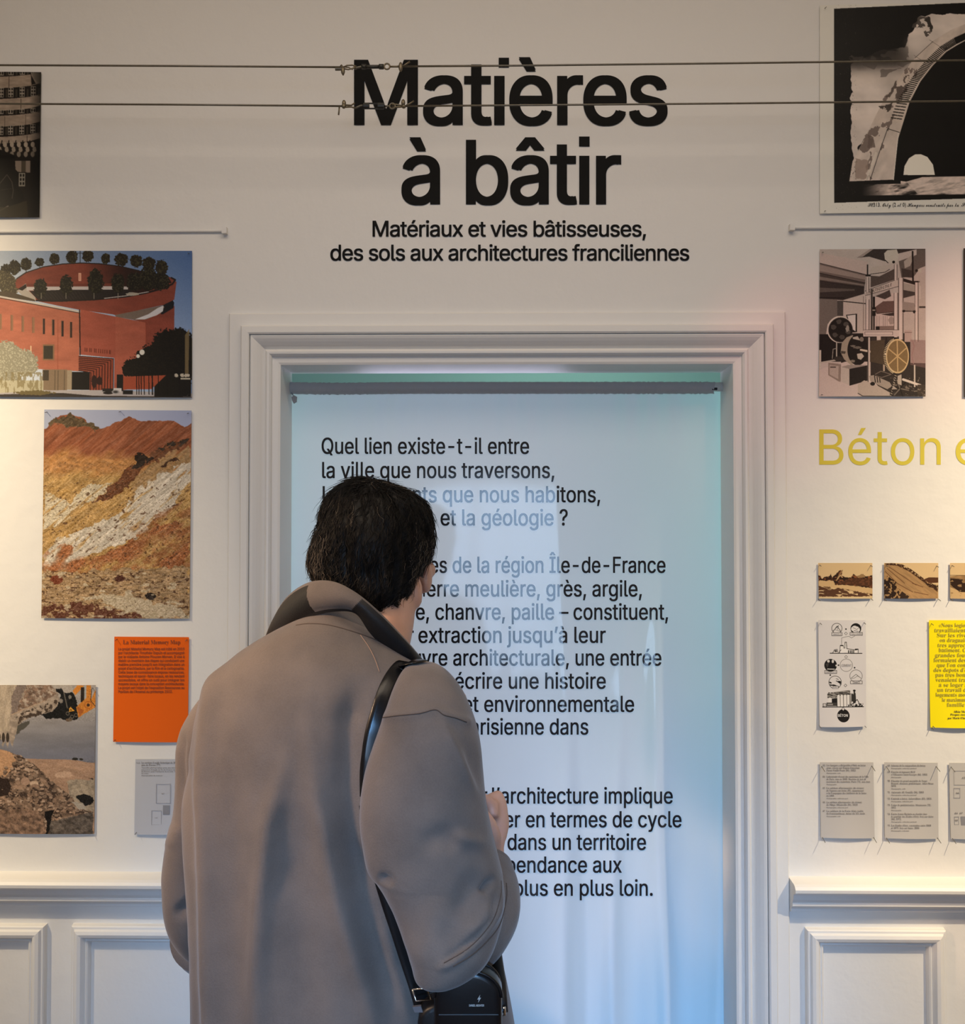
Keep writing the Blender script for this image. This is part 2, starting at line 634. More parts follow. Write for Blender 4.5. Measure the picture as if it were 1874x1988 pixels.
# --- red round building under trees -------------------------------------------------
p = Pic(-60, 486, 373, 772, 1.25, (120, 150, 190), (4.932, 0, 480))
g = np.clip(p.X / 1850, 0, 1)
p.A = np.stack([172 - 92 * g, 182 - 72 * g, 192 - 36 * g], -1) + np.stack([np.clip((p.Y - 100) / 700, 0, 1) * 55] * 3, -1) * np.array([1, .9, .7])
red = np.array((152, 76, 58.))
dark = (27, 22, 18)
ft = p.noise(160, 60, 0, 4, 5)
shade = (.88 + .24 * ft)[..., None]
trees(p, [(140, 190, 60, 70), (55, 230, 50, 70), (250, 160, 55, 62), (380, 140, 45, 40), (525, 110, 48, 55), (690, 92, 56, 62), (840, 82, 52, 55),
          (1012, 105, 42, 55), (1160, 115, 64, 62), (1305, 130, 60, 60), (1425, 160, 65, 70), (1545, 195, 60, 80)], (38, 32, 22), (78, 72, 46), 3)
p.line([(768, 30), (768, 150)], 7, (50, 55, 60)); p.line([(740, 55), (800, 55)], 6, (50, 55, 60))
for tx, ty in ((250, 215), (380, 180), (525, 160), (690, 150), (1012, 155)):
    p.line([(tx, ty), (tx, ty + 22)], 6, (50, 45, 35))
# outer drum, ring wall with its inside
p.poly([(1070, 640), (1670, 560), (1668, 800), (1560, 900), (1390, 990), (1380, 720)], red * .93 * shade)
p.poly([(1560, 520), (1650, 500), (1668, 530), (1660, 580), (1560, 640), (1540, 640)], (30, 30, 32))
p.poly([(1100, 648), (1290, 610), (1560, 555), (1575, 570), (1540, 630), (1400, 690), (1290, 695), (1110, 665)], (120, 105, 92))
p.poly([(1290, 690), (1420, 640), (1510, 580), (1565, 556), (1560, 610), (1500, 650), (1380, 690)], (212, 208, 205))
p.poly([(140, 400), (150, 310), (250, 240), (420, 185), (600, 158), (780, 150), (960, 158), (1150, 180), (1330, 220), (1560, 260), (1670, 300), (1690, 340),
        (1670, 380), (1500, 430), (1200, 480), (900, 505), (560, 520), (340, 515), (250, 480)], red * .86 * shade)
sh = np.clip((p.X - 800) / 420, 0, 1)
inner = p.mpoly([(780, 152), (960, 158), (1150, 180), (1330, 220), (1600, 270), (1640, 330), (1300, 470), (780, 430)])
p.put(inner, (38, 24, 20), .9 * sh)
p.line([(160, 300), (250, 240), (420, 185), (600, 158), (780, 148), (960, 156), (1150, 180), (1330, 222)], 10, (40, 32, 28))
p.poly([(160, 410), (250, 345), (260, 400), (340, 480), (345, 510), (250, 500)], (175, 165, 150))
p.poly([(170, 400), (250, 350), (255, 385), (215, 415)], (35, 25, 20))
p.poly([(255, 350), (1225, 375), (1225, 402), (255, 415)], (196, 186, 178))
p.poly([(255, 348), (1080, 345), (1080, 372), (255, 378)], red * .75)
p.poly([(285, 418), (560, 408), (1230, 402), (1280, 440), (1230, 470), (900, 500), (520, 510), (360, 500)], (38, 32, 30))
for i in range(16):
    p.line([(300 + i * 32, 420), (380 + i * 30, 500)], 3, (70, 58, 52), .8)
p.rect(752, 245, 778, 322, (226, 170, 140)); p.line([(765, 255), (765, 312)], 5, (180, 110, 90))
# front edge of the ring
p.poly([(350, 515), (560, 520), (900, 505), (1200, 478), (1500, 425), (1650, 375), (1690, 325), (1668, 500), (1560, 552), (1290, 610), (1080, 642), (770, 600), (560, 560)], red * .90 * shade)
p.line([(350, 510), (560, 515), (900, 500), (1200, 472), (1400, 436), (1560, 392), (1650, 350), (1678, 310), (1640, 290)], 16, (33, 28, 26))
p.line([(1000, 488), (1200, 464), (1420, 425)], 7, (190, 180, 172))
p.ell(1270, 446, 60, 16, (180, 170, 150), .9, .6, 12)
trees(p, [(388, 385, 64, 90), (635, 365, 62, 95), (915, 330, 76, 125), (1130, 340, 62, 95), (1290, 330, 75, 90), (1420, 300, 90, 110), (1540, 330, 90, 80)], (30, 27, 20), (70, 64, 42), 60)
for tx in (395, 632, 900, 1130):
    p.line([(tx, 440), (tx, 490)], 8, (160, 150, 130), .7)
trees(p, [(70, 340, 85, 100), (20, 300, 60, 90), (110, 420, 60, 50)], (70, 62, 45), (120, 110, 78), 90)
p.poly([(-300, 400), (120, 430), (330, 500), (340, 520), (0, 470), (-300, 420)], (80, 68, 52))
# long front wing
front = np.array((184, 108, 82.))
p.poly([(-300, 400), (0, 470), (770, 615), (755, 1190), (365, 1170), (-300, 1170)], front * shade)
p.line([(-300, 410), (0, 472), (400, 547), (765, 618)], 16, (205, 195, 180)); p.line([(-300, 424), (0, 486), (400, 560), (765, 630)], 7, (60, 42, 36))
for i, x in enumerate((-95, 10, 118, 222, 322, 422, 512, 600, 682)):
    p.rect(x - 10, 650 + i * 11 - 22, x + 10, 790 + i * 11 - 12, (52, 36, 30) if i > 4 else (150, 110, 80))
    p.line([(x - 11, 650 + i * 11 - 22), (x - 11, 790 + i * 11 - 12)], 5, (110, 88, 66))
p.rect(412, 932, 522, 1086, (140, 105, 75)); p.rect(420, 945, 508, 1072, (58, 52, 40))
p.rect(292, 945, 302, 1010, (230, 190, 150)); p.line([(555, 690), (555, 1170)], 3, (150, 72, 50))
# cube with stepped portal
p.poly([(770, 595), (1090, 660), (1395, 720), (1395, 1000), (1290, 1100), (1180, 1380), (1095, 1380), (1095, 1060), (770, 1030)], np.array((166, 86, 66.)) * shade)
p.poly([(1105, 664), (1395, 720), (1395, 1340), (1105, 1380)], np.array((174, 94, 72.)) * shade)
p.line([(762, 600), (768, 1030)], 12, (45, 24, 20)); p.line([(1395, 715), (1398, 1000)], 4, (140, 60, 42))
for i, x in enumerate((815, 832, 860, 875, 905, 920, 945, 965, 985, 1005, 1025, 1048, 1058)):
    p.line([(x, 965 + i * 2), (x, 998 + i * 2)], 8, (105, 45, 32))
p.poly([(757, 1040), (1090, 1065), (1092, 1378), (860, 1378), (860, 1195), (757, 1190)], (150, 72, 50))
for i in range(9):
    o_ = i * 17
    p.line([(757, 1046 + o_), (1088 - i * 27, 1068 + o_ * 1.0), (1086 - i * 27, 1375)], 8, (48, 24, 20))
p.rect(690, 1195, 862, 1370, (22, 18, 16)); p.rect(640, 1180, 692, 1370, (168, 150, 122))
p.rect(410, 1175, 645, 1375, (140, 118, 92)); p.rect(415, 1180, 470, 1280, (70, 60, 45))
for x in (530, 560, 620):
    p.line([(x, 1185), (x, 1370)], 8, (100, 85, 65))
p.ell(905, 1290, 26, 60, (48, 26, 22), 1, .6, 12); p.ell(955, 1280, 28, 40, (48, 26, 22), 1, .6, 12)
# pale trees at the left, forecourt
trees(p, [(60, 1010, 140, 110), (210, 1090, 150, 110), (40, 1200, 180, 170), (-150, 1050, 160, 170), (270, 1150, 100, 90)], (152, 146, 122), (200, 194, 166), 120)
p.rect(-300, 1280, 420, 1440, (192, 184, 152)); p.put(p.mpoly([(-300, 1200), (420, 1200), (420, 1420), (-300, 1420)]) * (p.noise(20, 60, 0, 3, 9) > .55), (135, 120, 80), .7)
p.poly([(-300, 1420), (480, 1375), (1000, 1370), (1850, 1400), (1850, 1440), (-300, 1440)], (180, 172, 168))
p.poly([(-300, 1425), (600, 1400), (900, 1425), (1850, 1432), (1850, 1445), (-300, 1445)], (58, 50, 44))
p.ell(330, 1400, 180, 22, (110, 96, 60), 1, .8, 14)
# dark trees at the right
trees(p, [(1340, 1150, 160, 100), (1470, 1060, 170, 130), (1620, 960, 170, 170), (1720, 900, 130, 130), (1560, 1160, 220, 110), (1760, 1100, 120, 240), (1240, 1180, 70, 60)], (24, 20, 15), (36, 30, 20), 200)
p.poly([(1480, 1240), (1830, 1200), (1830, 1430), (1480, 1430)], (28, 24, 18))
p.poly([(1180, 1240), (1590, 1225), (1450, 1360), (1180, 1365)], (165, 78, 52))
p.rect(1120, 1220, 1182, 1380, (25, 22, 20))
for x in (1308, 1330, 1352, 1380, 1425, 1458, 1515, 1600, 1715):
    p.line([(x, 1200), (x + 4, 1410)], 13 if x in (1458, 1715) else 8, (24, 18, 15))
p.poly([(1770, 840), (1812, 780), (1805, 1210), (1770, 1210)], (138, 118, 80), .8)
p.ell(1360, 1005, 24, 26, (226, 220, 205)); p.ell(1322, 1042, 17, 18, (226, 220, 205))
for x in (1690, 1745, 1780, 1800):
    p.ell(x, 1225, 18, 16, (200, 188, 165), 1, .8, 8)
p.rect(1730, 1252, 1822, 1264, (205, 195, 170))
p.rect(985, 1355, 1095, 1385, (40, 36, 34)); p.rect(1090, 1352, 1165, 1385, (205, 200, 196)); p.rect(1180, 1372, 1275, 1410, (30, 27, 25))
p.ell(1040, 1398, 50, 14, (35, 30, 28)); p.ell(1110, 1388, 36, 20, (150, 148, 146)); p.ell(1110, 1388, 22, 11, (60, 58, 56))
p.A += (p.noise(5, oct=2, seed=77)[..., None] - .5) * 14
o = sheet('photo_poster', [(-60, 487), (373, 487), (373, 772), (-60, 770)], p.nx, p.ny, p.vertex_colors((.90, .92, .98)), M_gloss,
          'colour photo poster of a round red building with trees on its roof', 'poster', 'posters on the left wall')
pins(o, [(367, 491), (366, 766)])

# --- dark night photograph, top left ------------------------------------------------
p = Pic(-140, 140, 80, 422, 1.1, (24, 20, 17), (6.63, 0, 130))
conc = np.array((150, 134, 118.))
ft = (.85 + .3 * p.noise(90, 30, 0, 3, 4))[..., None]


def warp(pts, bend=30):
    return [(x, y - bend * max(0, (x + 150) / 680) ** 2) for x, y in pts]


for y0, y1 in ((125, 280), (410, 570), (625, 775), (895, 990)):
    p.poly(warp([(-950, y0 + 5), (-300, y0 + 12), (0, y0 + 10), (200, y0 + 5), (400, y0 - 5), (520, y0 - 25), (520, y1 - 40), (400, y1 - 15), (200, y1 - 5), (0, y1), (-950, y1)]), conc * ft)
for y0, y1 in ((60, 118), (275, 400), (555, 612), (760, 880)):
    for i, x in enumerate((-800, -660, -520, -390, -250, -120, 15, 140, 285, 430)):
        yy = y0 - 30 * max(0, (x + 150) / 680) ** 2
        hh = y1 - y0
        p.rect(x - 32, yy, x + 32, yy + hh, (150, 140, 126))
        for a in (-16, 16):
            for b in range(3 if hh > 80 else 1):
                p.ell(x + a, yy + (b + .5) * hh / (3 if hh > 80 else 1), 11, hh / (3 if hh > 80 else 1) * .36, (22, 18, 16))
        p.rect(x + 60, yy + hh * .2, x + 84, yy + hh, (66, 58, 48), .8)
for x, y0, y1 in ((115, 130, 280), (270, 415, 540), (335, 620, 750), (65, 645, 770), (355, 890, 960), (-330, 130, 280), (-200, 420, 560), (-420, 640, 770)):
    p.line([(x, y0), (x, y1)], 8, (70, 58, 50))
for i in range(14):
    x = 440 - i * 90
    for j in range(3):
        p.ell(x + (14 if j % 2 else -10), 1000 + j * 62, 26, 36, np.array((160, 146, 128.)) * (1 - .12 * j))
    p.line([(x + 42, 950), (x + 30, 1010), (x + 46, 1070), (x + 36, 1140)], 14, (30, 24, 20))
p.poly([(200, 1210), (400, 1210), (400, 1360), (240, 1350), (200, 1310)], conc * .85); p.rect(285, 1210, 340, 1355, (70, 62, 50))
p.rect(255, 1365, 335, 1535, (130, 124, 112))
for a in (278, 314):
    for b in (1395, 1448, 1500):
        p.ell(a, b, 13, 20, (20, 17, 15))
p.poly([(-950, 1080), (0, 1060), (200, 1140), (210, 1320), (250, 1370), (250, 1540), (300, 1600), (330, 1700), (200, 1830), (-950, 1830)], (16, 13, 11))
p.poly([(395, 100), (460, 220), (405, 235)], (22, 18, 16)); p.poly([(400, 60), (530, 60), (520, 230), (440, 160)], (120, 112, 98), .8)
p.line([(0, 1510), (100, 1385), (165, 1480), (185, 1590), (170, 1690)], 9, (66, 60, 54)); p.line([(20, 1585), (160, 1565)], 6, (44, 40, 36)); p.line([(0, 1860), (120, 1790)], 16, (90, 82, 74))
p.poly([(-950, 1850), (120, 1800), (360, 1720), (380, 1930), (-950, 1930)], (48, 42, 30), .8)
p.mul(np.where(p.X > 380, np.clip(1 - (p.X - 380) / 230, .3, 1), 1))
o = sheet('photo_poster', [(-140, 138), (80, 140), (77, 422), (-140, 423)], p.nx, p.ny, p.vertex_colors(1.1), M_gloss,
          'dark monochrome poster of a curved facade with shutters, cut by the frame', 'poster', 'posters on the left wall')

# --- quarry slope ---------------------------------------------------------------------
p = Pic(81, 795, 372, 1201, 1.3, (168, 172, 184), (3.604, 0, 780))
p.A += (np.clip((p.X - 300) / 1000, 0, 1))[..., None] * np.array((-8, -6, 2.))
Xq, Yq = p.X, p.Y
edge = 130 + 60 * np.exp(-((Xq - 690) / 90) ** 2) - 40 * np.exp(-((Xq - 470) / 120) ** 2) + 40 * np.exp(-((Xq - 1290) / 50) ** 2) + 60 * np.exp(-((Xq - 300) / 50) ** 2) - 25 * np.exp(-((Xq - 900) / 50) ** 2)
edge = edge + 26 * (p.noise(40, oct=3, seed=2) - .5)
ground = (Yq > edge).astype(float)
p.jitter(46, 60, 1)
st = p.noise(150, 16, -40, 4, 11)
fine = p.noise(14, 10, 0, 3, 21)
warpn = p.noise(170, 90, -35, 3, 31)
c_red, c_och, c_yel, c_pale, c_brn = (140, 82, 52), (172, 122, 70), (180, 142, 84), (200, 184, 150), (138, 90, 56)
p.put(ground, np.array(c_red) * (.78 + .45 * st)[..., None])
top_band = np.clip((Yq - 330 + 120 * (warpn - .5)) / 60, 0, 1)
p.put(ground * top_band, np.array(c_och) * (.75 + .5 * p.noise(30, 16, 10, 4, 41))[..., None])
p.put(ground * np.clip((Yq - 470 + 100 * (warpn - .5)) / 50, 0, 1), np.array(c_yel) * (.72 + .5 * p.noise(60, 14, -35, 4, 43))[..., None])
# pale left tongue and the big pale slide
p.put(p.mpoly([(300, 640), (480, 700), (640, 580), (800, 560), (730, 650), (560, 740), (420, 860), (300, 920)]) * np.clip((st - .30) * 5, 0, 1), np.array(c_pale) * (.86 + .26 * fine)[..., None])
p.put(p.mpoly([(1330, 400), (1330, 560), (1180, 760), (1060, 850), (960, 950), (860, 1010), (640, 1060), (480, 1160), (300, 1230), (300, 1060), (420, 960), (620, 870), (860, 760), (960, 600), (1120, 480)]) * np.clip((p.noise(120, 22, -42, 4, 51) - .26) * 6, 0, 1), np.array((200, 186, 160)) * (.78 + .4 * p.noise(110, 12, -42, 3, 52))[..., None])
p.put(p.mpoly([(900, 560), (1050, 420), (1330, 250), (1330, 400), (1120, 500), (980, 600), (900, 700)]) * np.clip((st - .3) * 4, 0, 1), np.array((156, 124, 82)) * (.8 + .4 * fine)[..., None])
# dark ridge falling from the upper right
rid = p.noise(30, 22, -30, 3, 61)
p.put(p.mpoly([(1340, 240), (1150, 310), (1040, 370), (960, 370), (930, 420), (870, 500), (820, 560), (720, 660), (640, 700), (760, 690), (860, 620), (960, 500), (1060, 410), (1340, 290)]) * (rid > .2), np.array((112, 70, 42)) * (.6 + .7 * fine)[..., None])
p.put(p.mpoly([(930, 380), (1000, 350), (1060, 380), (980, 440), (920, 480)]) * (rid > .35), (44, 32, 22))
p.put(p.mpoly([(1100, 330), (1340, 245), (1340, 275), (1150, 345)]) * (rid > .45), (56, 46, 34))
p.put(p.mpoly([(1140, 430), (1240, 395), (1245, 410), (1150, 450)]) * (rid > .3), (70, 46, 30))
# brown scree, rough stones
scree = p.mpoly([(300, 1060), (500, 980), (520, 1060), (700, 1080), (880, 1010), (1060, 880), (1200, 820), (1340, 860), (1340, 1260), (300, 1300)])
p.put(scree * np.clip((p.noise(120, 60, -30, 4, 71) - .3) * 4, 0, 1), np.array(c_brn)[None, None] * (.66 + .75 * p.noise(12, 8, -20, 3, 72))[..., None] * np.array((1.08, 1.05, 1.0)))
p.put(p.mpoly([(900, 880), (1340, 640), (1340, 1180), (1000, 1120)]) * np.clip((p.noise(80, 40, -30, 3, 75) - .42) * 4, 0, 1), np.array((136, 86, 50)) * (.7 + .6 * fine)[..., None], .7)
p.put(ground * (Yq > 560) * (p.noise(26, 13, -30, 3, 81) > .72), (84, 54, 32), .8)
p.put(p.mpoly([(290, 1200), (1340, 1150), (1340, 1560), (290, 1560)]) * 1.0, np.array((164, 134, 94)) * (.66 + .62 * p.noise(34, 9, 0, 4, 91))[..., None])
p.put((Yq > 1180 + 20 * warpn) * (p.noise(22, 10, 0, 3, 95) > .66) * 1.0, (74, 48, 30), .85)
p.ell(400, 1245, 44, 32, (112, 56, 32), 1, .5, 12); p.ell(845, 1235, 34, 24, (78, 44, 30), 1, .6, 10); p.ell(1065, 1360, 40, 24, (44, 34, 26), 1, .7, 10)
p.poly([(560, 1380), (900, 1340), (1200, 1440), (1330, 1470), (1330, 1520), (1010, 1500), (800, 1430)], (188, 172, 140), .8)
p.put(p.mpoly([(300, 1430), (560, 1405), (760, 1440), (1010, 1500), (1000, 1530), (300, 1530)]) * (p.noise(26, 18, 10, 3, 97) > .42), (88, 50, 34), .9)
p.put((p.noise(60, 25, 0, 2, 99) > .74) * (Yq > 1190) * 1.0, (196, 180, 146), .7)
p.put(p.mpoly([(320, 165), (380, 110), (470, 92), (560, 112), (640, 145), (700, 180), (620, 178), (500, 165), (390, 150), (330, 190)]), np.array((96, 78, 52)) * (.6 + .7 * fine)[..., None])
p.jitter(0, 1)
p.A += (p.noise(7, 5, 0, 3, 103)[..., None] - .5) * 95 * ground[..., None] * np.clip((Yq[..., None] - 150) / 500, .35, 1)
p.A += (p.noise(60, 8, -40, 3, 107)[..., None] - .5) * 46 * ground[..., None]
p.put(ground * (p.noise(10, 7, -20, 2, 109) > .80) * (Yq > 420), (70, 48, 30), .65)
o = sheet('photo_poster', [(86, 795), (372, 797), (368, 1201), (80.5, 1200)], p.nx, p.ny, p.vertex_colors((1.02, 1.06, 1.2)), M_gloss,
          'tall colour photo poster of an ochre quarry slope under pale sky', 'poster', 'posters on the left wall')
pins(o, [(91, 799), (234, 798), (366, 801), (362, 1194)])

# --- digger bucket over rubble --------------------------------------------------------
p = Pic(-40, 1330, 186, 1619, 1.4, (128, 126, 120), (6.415, 0, 1320))
Xq, Yq = p.X, p.Y
p.A = np.array((150, 142, 130.)) - np.clip((Yq - 350) / 600, 0, 1)[..., None] * np.array((50, 42, 26.)) + (p.noise(320, 90, 0, 3, 3)[..., None] - .5) * 26
p.put(np.clip((Yq - 860) / 100, 0, 1) * (Yq < 1010), (112, 112, 116), .5)
fine = p.noise(16, 12, 10, 3, 5)
stones = p.noise(46, 34, 20, 4, 6)
p.jitter(16, 30, 4)
hill = (Yq > 985 + 40 * np.exp(-((Xq - 1170) / 200) ** 2) - 60 * np.exp(-((Xq - 0) / 260) ** 2) + 10 * p.noise(40, oct=2, seed=8)) * 1.0
p.put(hill, np.array((152, 122, 96.)) * (.86 + .28 * p.noise(110, 40, 12, 4, 9))[..., None])
p.ell(800, 1180, 110, 40, (176, 146, 118), .8, .5, 40); p.put(p.mpoly([(840, 1260), (960, 1235), (1100, 1250), (1190, 1230), (1190, 1650), (1000, 1600), (880, 1440)]), np.array((140, 126, 104.)) * (.7 + .6 * stones)[..., None])
p.ell(945, 985, 36, 18, (38, 36, 30), 1, .8, 10); p.ell(1020, 988, 26, 14, (48, 44, 36), 1, .8, 10)
heap = p.mpoly([(-300, 880), (60, 880), (180, 920), (260, 940), (330, 990), (460, 1080), (560, 1170), (640, 1260), (740, 1330), (900, 1450), (1010, 1600), (1180, 1640), (1180, 1930), (-300, 1930)])
p.put(heap, np.array((138, 112, 88.)) * (.42 + .85 * stones)[..., None])
p.put(heap * (p.noise(40, 30, 30, 3, 14) > .60), (54, 42, 33), .9)
p.put(heap * (p.noise(52, 36, -10, 2, 15) > .72), (172, 148, 122), .8)
p.put(p.mpoly([(-300, 880), (60, 870), (150, 920), (200, 1000), (150, 1130), (60, 1210), (-300, 1220)]), np.array((166, 128, 92.)) * (.85 + .3 * fine)[..., None])
p.poly([(-300, 1220), (100, 1225), (140, 1330), (110, 1440), (-300, 1440)], (44, 33, 26))
rs = np.random.default_rng(4)
for i in range(120):                                        # separate stones on the heap
    x = rs.uniform(-40, 1100)
    y0 = np.interp(x, [-40, 200, 460, 640, 900, 1100], [1230, 950, 1090, 1270, 1470, 1640])
    y = y0 + abs(rs.normal(0, 220))
    r = rs.uniform(10, 34)
    c = np.array((158, 132, 106.)) * rs.uniform(.6, 1.1)
    p.ell(x + 4, y + r * .35, r, r * .75, (50, 38, 30), .8, .4, 14, i)
    p.ell(x, y, r * .95, r * .62, c, .95, .35, 14, i + 300)
p.ell(435, 1298, 52, 40, (176, 150, 122)); p.ell(320, 1265, 54, 52, (150, 122, 98)); p.ell(440, 1318, 46, 20, (128, 102, 80))
p.poly([(560, 1640), (690, 1620), (650, 1740), (680, 1820), (590, 1930), (600, 1760)], (20, 17, 14))
p.poly([(-300, 1640), (360, 1600), (560, 1680), (590, 1930), (-300, 1930)], np.array((116, 92, 72.)) * (.35 + 1.15 * stones)[..., None])
p.put(p.mpoly([(640, 1760), (1180, 1640), (1180, 1930), (640, 1930)]), np.array((92, 82, 70.)) * (.45 + .95 * stones)[..., None])
p.poly([(950, 1450), (1060, 1415), (1180, 1470), (1180, 1530), (1080, 1570), (1000, 1500)], (26, 24, 20)); p.poly([(1110, 1220), (1180, 1225), (1180, 1250)], (30, 27, 22))
p.poly([(900, 1510), (1060, 1540), (1080, 1600), (1000, 1620)], (150, 140, 122))
# bucket and its teeth
mud = np.array((150, 134, 114.)) * (.72 + .5 * stones)[..., None]
p.poly([(-300, 60), (640, 60), (720, 160), (760, 290), (640, 400), (500, 435), (370, 470), (240, 560), (215, 610), (160, 840), (140, 800), (125, 740), (95, 850), (70, 740), (40, 855), (20, 750), (-300, 850)], mud)
p.poly([(-300, 60), (215, 60), (150, 180), (130, 430), (120, 640), (-300, 640)], np.array((158, 142, 118.)) * (.85 + .3 * p.noise(30, 90, 10, 3, 17))[..., None])
p.poly([(215, 60), (330, 60), (250, 260), (200, 420), (150, 440), (140, 250), (170, 150)], np.array((112, 98, 86.)) * (.85 + .3 * fine)[..., None])
p.put(p.mpoly([(330, 60), (640, 60), (700, 180), (560, 270), (200, 420), (260, 240)]) * (p.noise(38, 26, 30, 3, 18) > .42), np.array((128, 104, 84.)) * (.5 + .8 * stones)[..., None])
p.line([(150, 435), (350, 350), (560, 265)], 14, (158, 136, 110)); p.put(p.mpoly([(200, 440), (560, 300), (700, 240), (740, 300), (640, 390), (400, 470), (230, 570)]) * (p.noise(34, 30, 20, 3, 19) > .5), (58, 46, 36), .9)
for x in (45, 98, -10, -70, -130):
    p.ell(x, 720, 20, 60, (46, 38, 30), .9)
p.poly([(225, 570), (370, 500), (360, 560), (205, 690), (210, 620)], (74, 70, 60))
p.poly([(510, 435), (640, 400), (720, 330), (760, 200), (690, 120), (780, 100), (820, 170), (900, 155), (945, 220), (960, 300), (990, 420), (970, 490), (850, 520), (760, 475), (580, 490)], (24, 23, 20))
p.line([(790, 130), (840, 350)], 14, (92, 86, 74)); p.ell(760, 265, 22, 30, (120, 112, 98), 1, .6, 10); p.ell(870, 215, 20, 24, (110, 104, 90), 1, .6, 10); p.ell(860, 500, 40, 20, (96, 78, 58))
for x, y in ((845, 420), (900, 460), (950, 440), (880, 490)):
    p.circ(x, y, 20, 8, (96, 88, 74))
p.poly([(855, 400), (875, 335), (925, 385)], (196, 140, 50)); p.poly([(875, 385), (882, 360), (900, 380)], (30, 24, 18))
p.jitter(5, 30, 6)
org = np.array((190, 120, 46.))
p.poly([(905, 140), (960, 70), (1050, 70), (960, 170), (935, 195)], org); p.rect(1005, 95, 1050, 280, (40, 32, 24)); p.rect(1048, 70, 1075, 220, (150, 150, 140))
p.poly([(1075, 70), (1130, 70), (1140, 240), (1190, 120), (1190, 340), (1060, 420), (980, 470), (950, 340), (1000, 290), (1075, 230)], org * (.8 + .3 * fine)[..., None])
p.circ(1100, 315, 44, 14, (160, 90, 34)); p.ell(1100, 315, 20, 20, (60, 40, 26)); p.line([(1140, 130), (1130, 260), (1190, 330)], 8, (50, 34, 22))
p.poly([(960, 330), (1050, 380), (1000, 450), (985, 430)], (150, 84, 36))
p.poly([(640, 60), (890, 60), (905, 140), (860, 165), (800, 160), (760, 100), (680, 110)], (158, 148, 132))
p.jitter(0, 1)
p.A += (p.noise(9, 7, 0, 3, 30)[..., None] - .5) * 52 * np.where((Yq > 520) & (Yq < 1000), .25, 1)[..., None]
o = sheet('photo_poster', [(-40, 1330), (186, 1330), (183, 1619), (-40, 1618)], p.nx, p.ny, p.vertex_colors((1.25, 1.28, 1.42)), M_gloss,
          'photo poster of a digger bucket hanging over a heap of rubble', 'poster', 'posters on the left wall')
pins(o, [(180, 1335), (177, 1613)])

# --- arch of the hangar ---------------------------------------------------------------
p = Pic(1592, 8, 1990, 415, 1.3, (186, 184, 176), (4.623, 1500, 0))
Xq, Yq = p.X, p.Y
k_ = (12, 11, 10)
p.poly([(555, 73), (2266, 30), (2266, 1790), (555, 1822)], k_)
cl = p.noise(260, 180, 20, 4, 3)
p.jitter(34, 110, 2)
sky = p.mpoly([(705, 640), (730, 520), (900, 480), (1180, 440), (1210, 330), (1260, 270), (1310, 170), (1400, 150), (2266, 130), (2266, 700), (1100, 800), (720, 1420), (705, 1200)])
p.put(sky, np.array((176, 166, 158.)) * (.85 + .3 * cl)[..., None])
p.put(sky * np.exp(-((Yq - 560) / 90.) ** 2) * np.clip((1330 - Xq) / 200, 0, 1), (70, 64, 60), .85)
p.put(sky * np.clip((620 + 120 * (cl - .5) - Yq) / 120, 0, 1) * np.clip((1230 - Xq) / 130, 0, 1), (22, 20, 18), .95)
p.put(p.mpoly([(700, 500), (1200, 430), (1250, 560), (1000, 700), (730, 740)]) * (cl < .5), (64, 58, 54), .6)
p.soft(1290, 400, 70, 60, (182, 172, 164), .9)
p.put(p.mpoly([(1240, 250), (1310, 170), (1380, 160), (1440, 270), (1430, 320), (1390, 340), (1330, 260)]) * (p.noise(50, 40, 0, 3, 8) > .45), (60, 54, 50), .9)
p.poly([(1350, 180), (1390, 170), (1445, 270), (1435, 310), (1395, 250)], (44, 40, 37))


p.jitter(0, 1)


def arc(o_):
    """points along the arch: outer ring 0 ... inner edge 1"""
    out = np.array([(730, 1430), (850, 1200), (1000, 900), (1150, 690), (1280, 530), (1440, 380), (1600, 285), (1729, 235), (2000, 170), (2266, 150)], float)
    inn = np.array([(1085, 1620), (1130, 1250), (1230, 930), (1330, 740), (1440, 600), (1560, 480), (1660, 420), (1729, 385), (2000, 320), (2266, 300)], float)
    return [tuple(q) for q in out * (1 - o_) + inn * o_]


arch_full = arc(0) + [(2266, 1600)] + [(1085, 1620), (690, 1630), (700, 1500)]
p.poly([(690, 1630), (720, 1450)] + arc(0) + arc(1)[::-1] + [(1085, 1620)], np.array((172, 160, 150.)) * (.9 + .2 * p.noise(90, 60, -60, 3, 12))[..., None])
p.poly(arc(1) + [(2266, 1600), (1085, 1622)], k_)
p.jitter(22, 40, 3)
stain = p.noise(60, 90, 20, 4, 15)
band = p.mpoly([(690, 1630), (720, 1450)] + arc(0) + arc(.62)[::-1] + [(880, 1620)])
p.put(band * (stain > .62) * (Xq < 1300), (92, 80, 74), .85)
p.put(p.mpoly([(840, 1210), (920, 1240), (930, 1320), (820, 1370), (780, 1340)]), (84, 72, 66), .8); p.put(p.mpoly([(740, 1430), (860, 1440), (850, 1600), (740, 1620)]), (126, 110, 100), .8)
p.put(p.mpoly([(1030, 880), (1110, 720), (1230, 690), (1200, 820), (1130, 890)]) * (stain > .42), (70, 60, 55), .9); p.put(p.mpoly([(960, 960), (1090, 930), (1060, 1000), (1000, 1010)]) * (stain > .4), (52, 45, 40), .9)
p.jitter(0, 1)
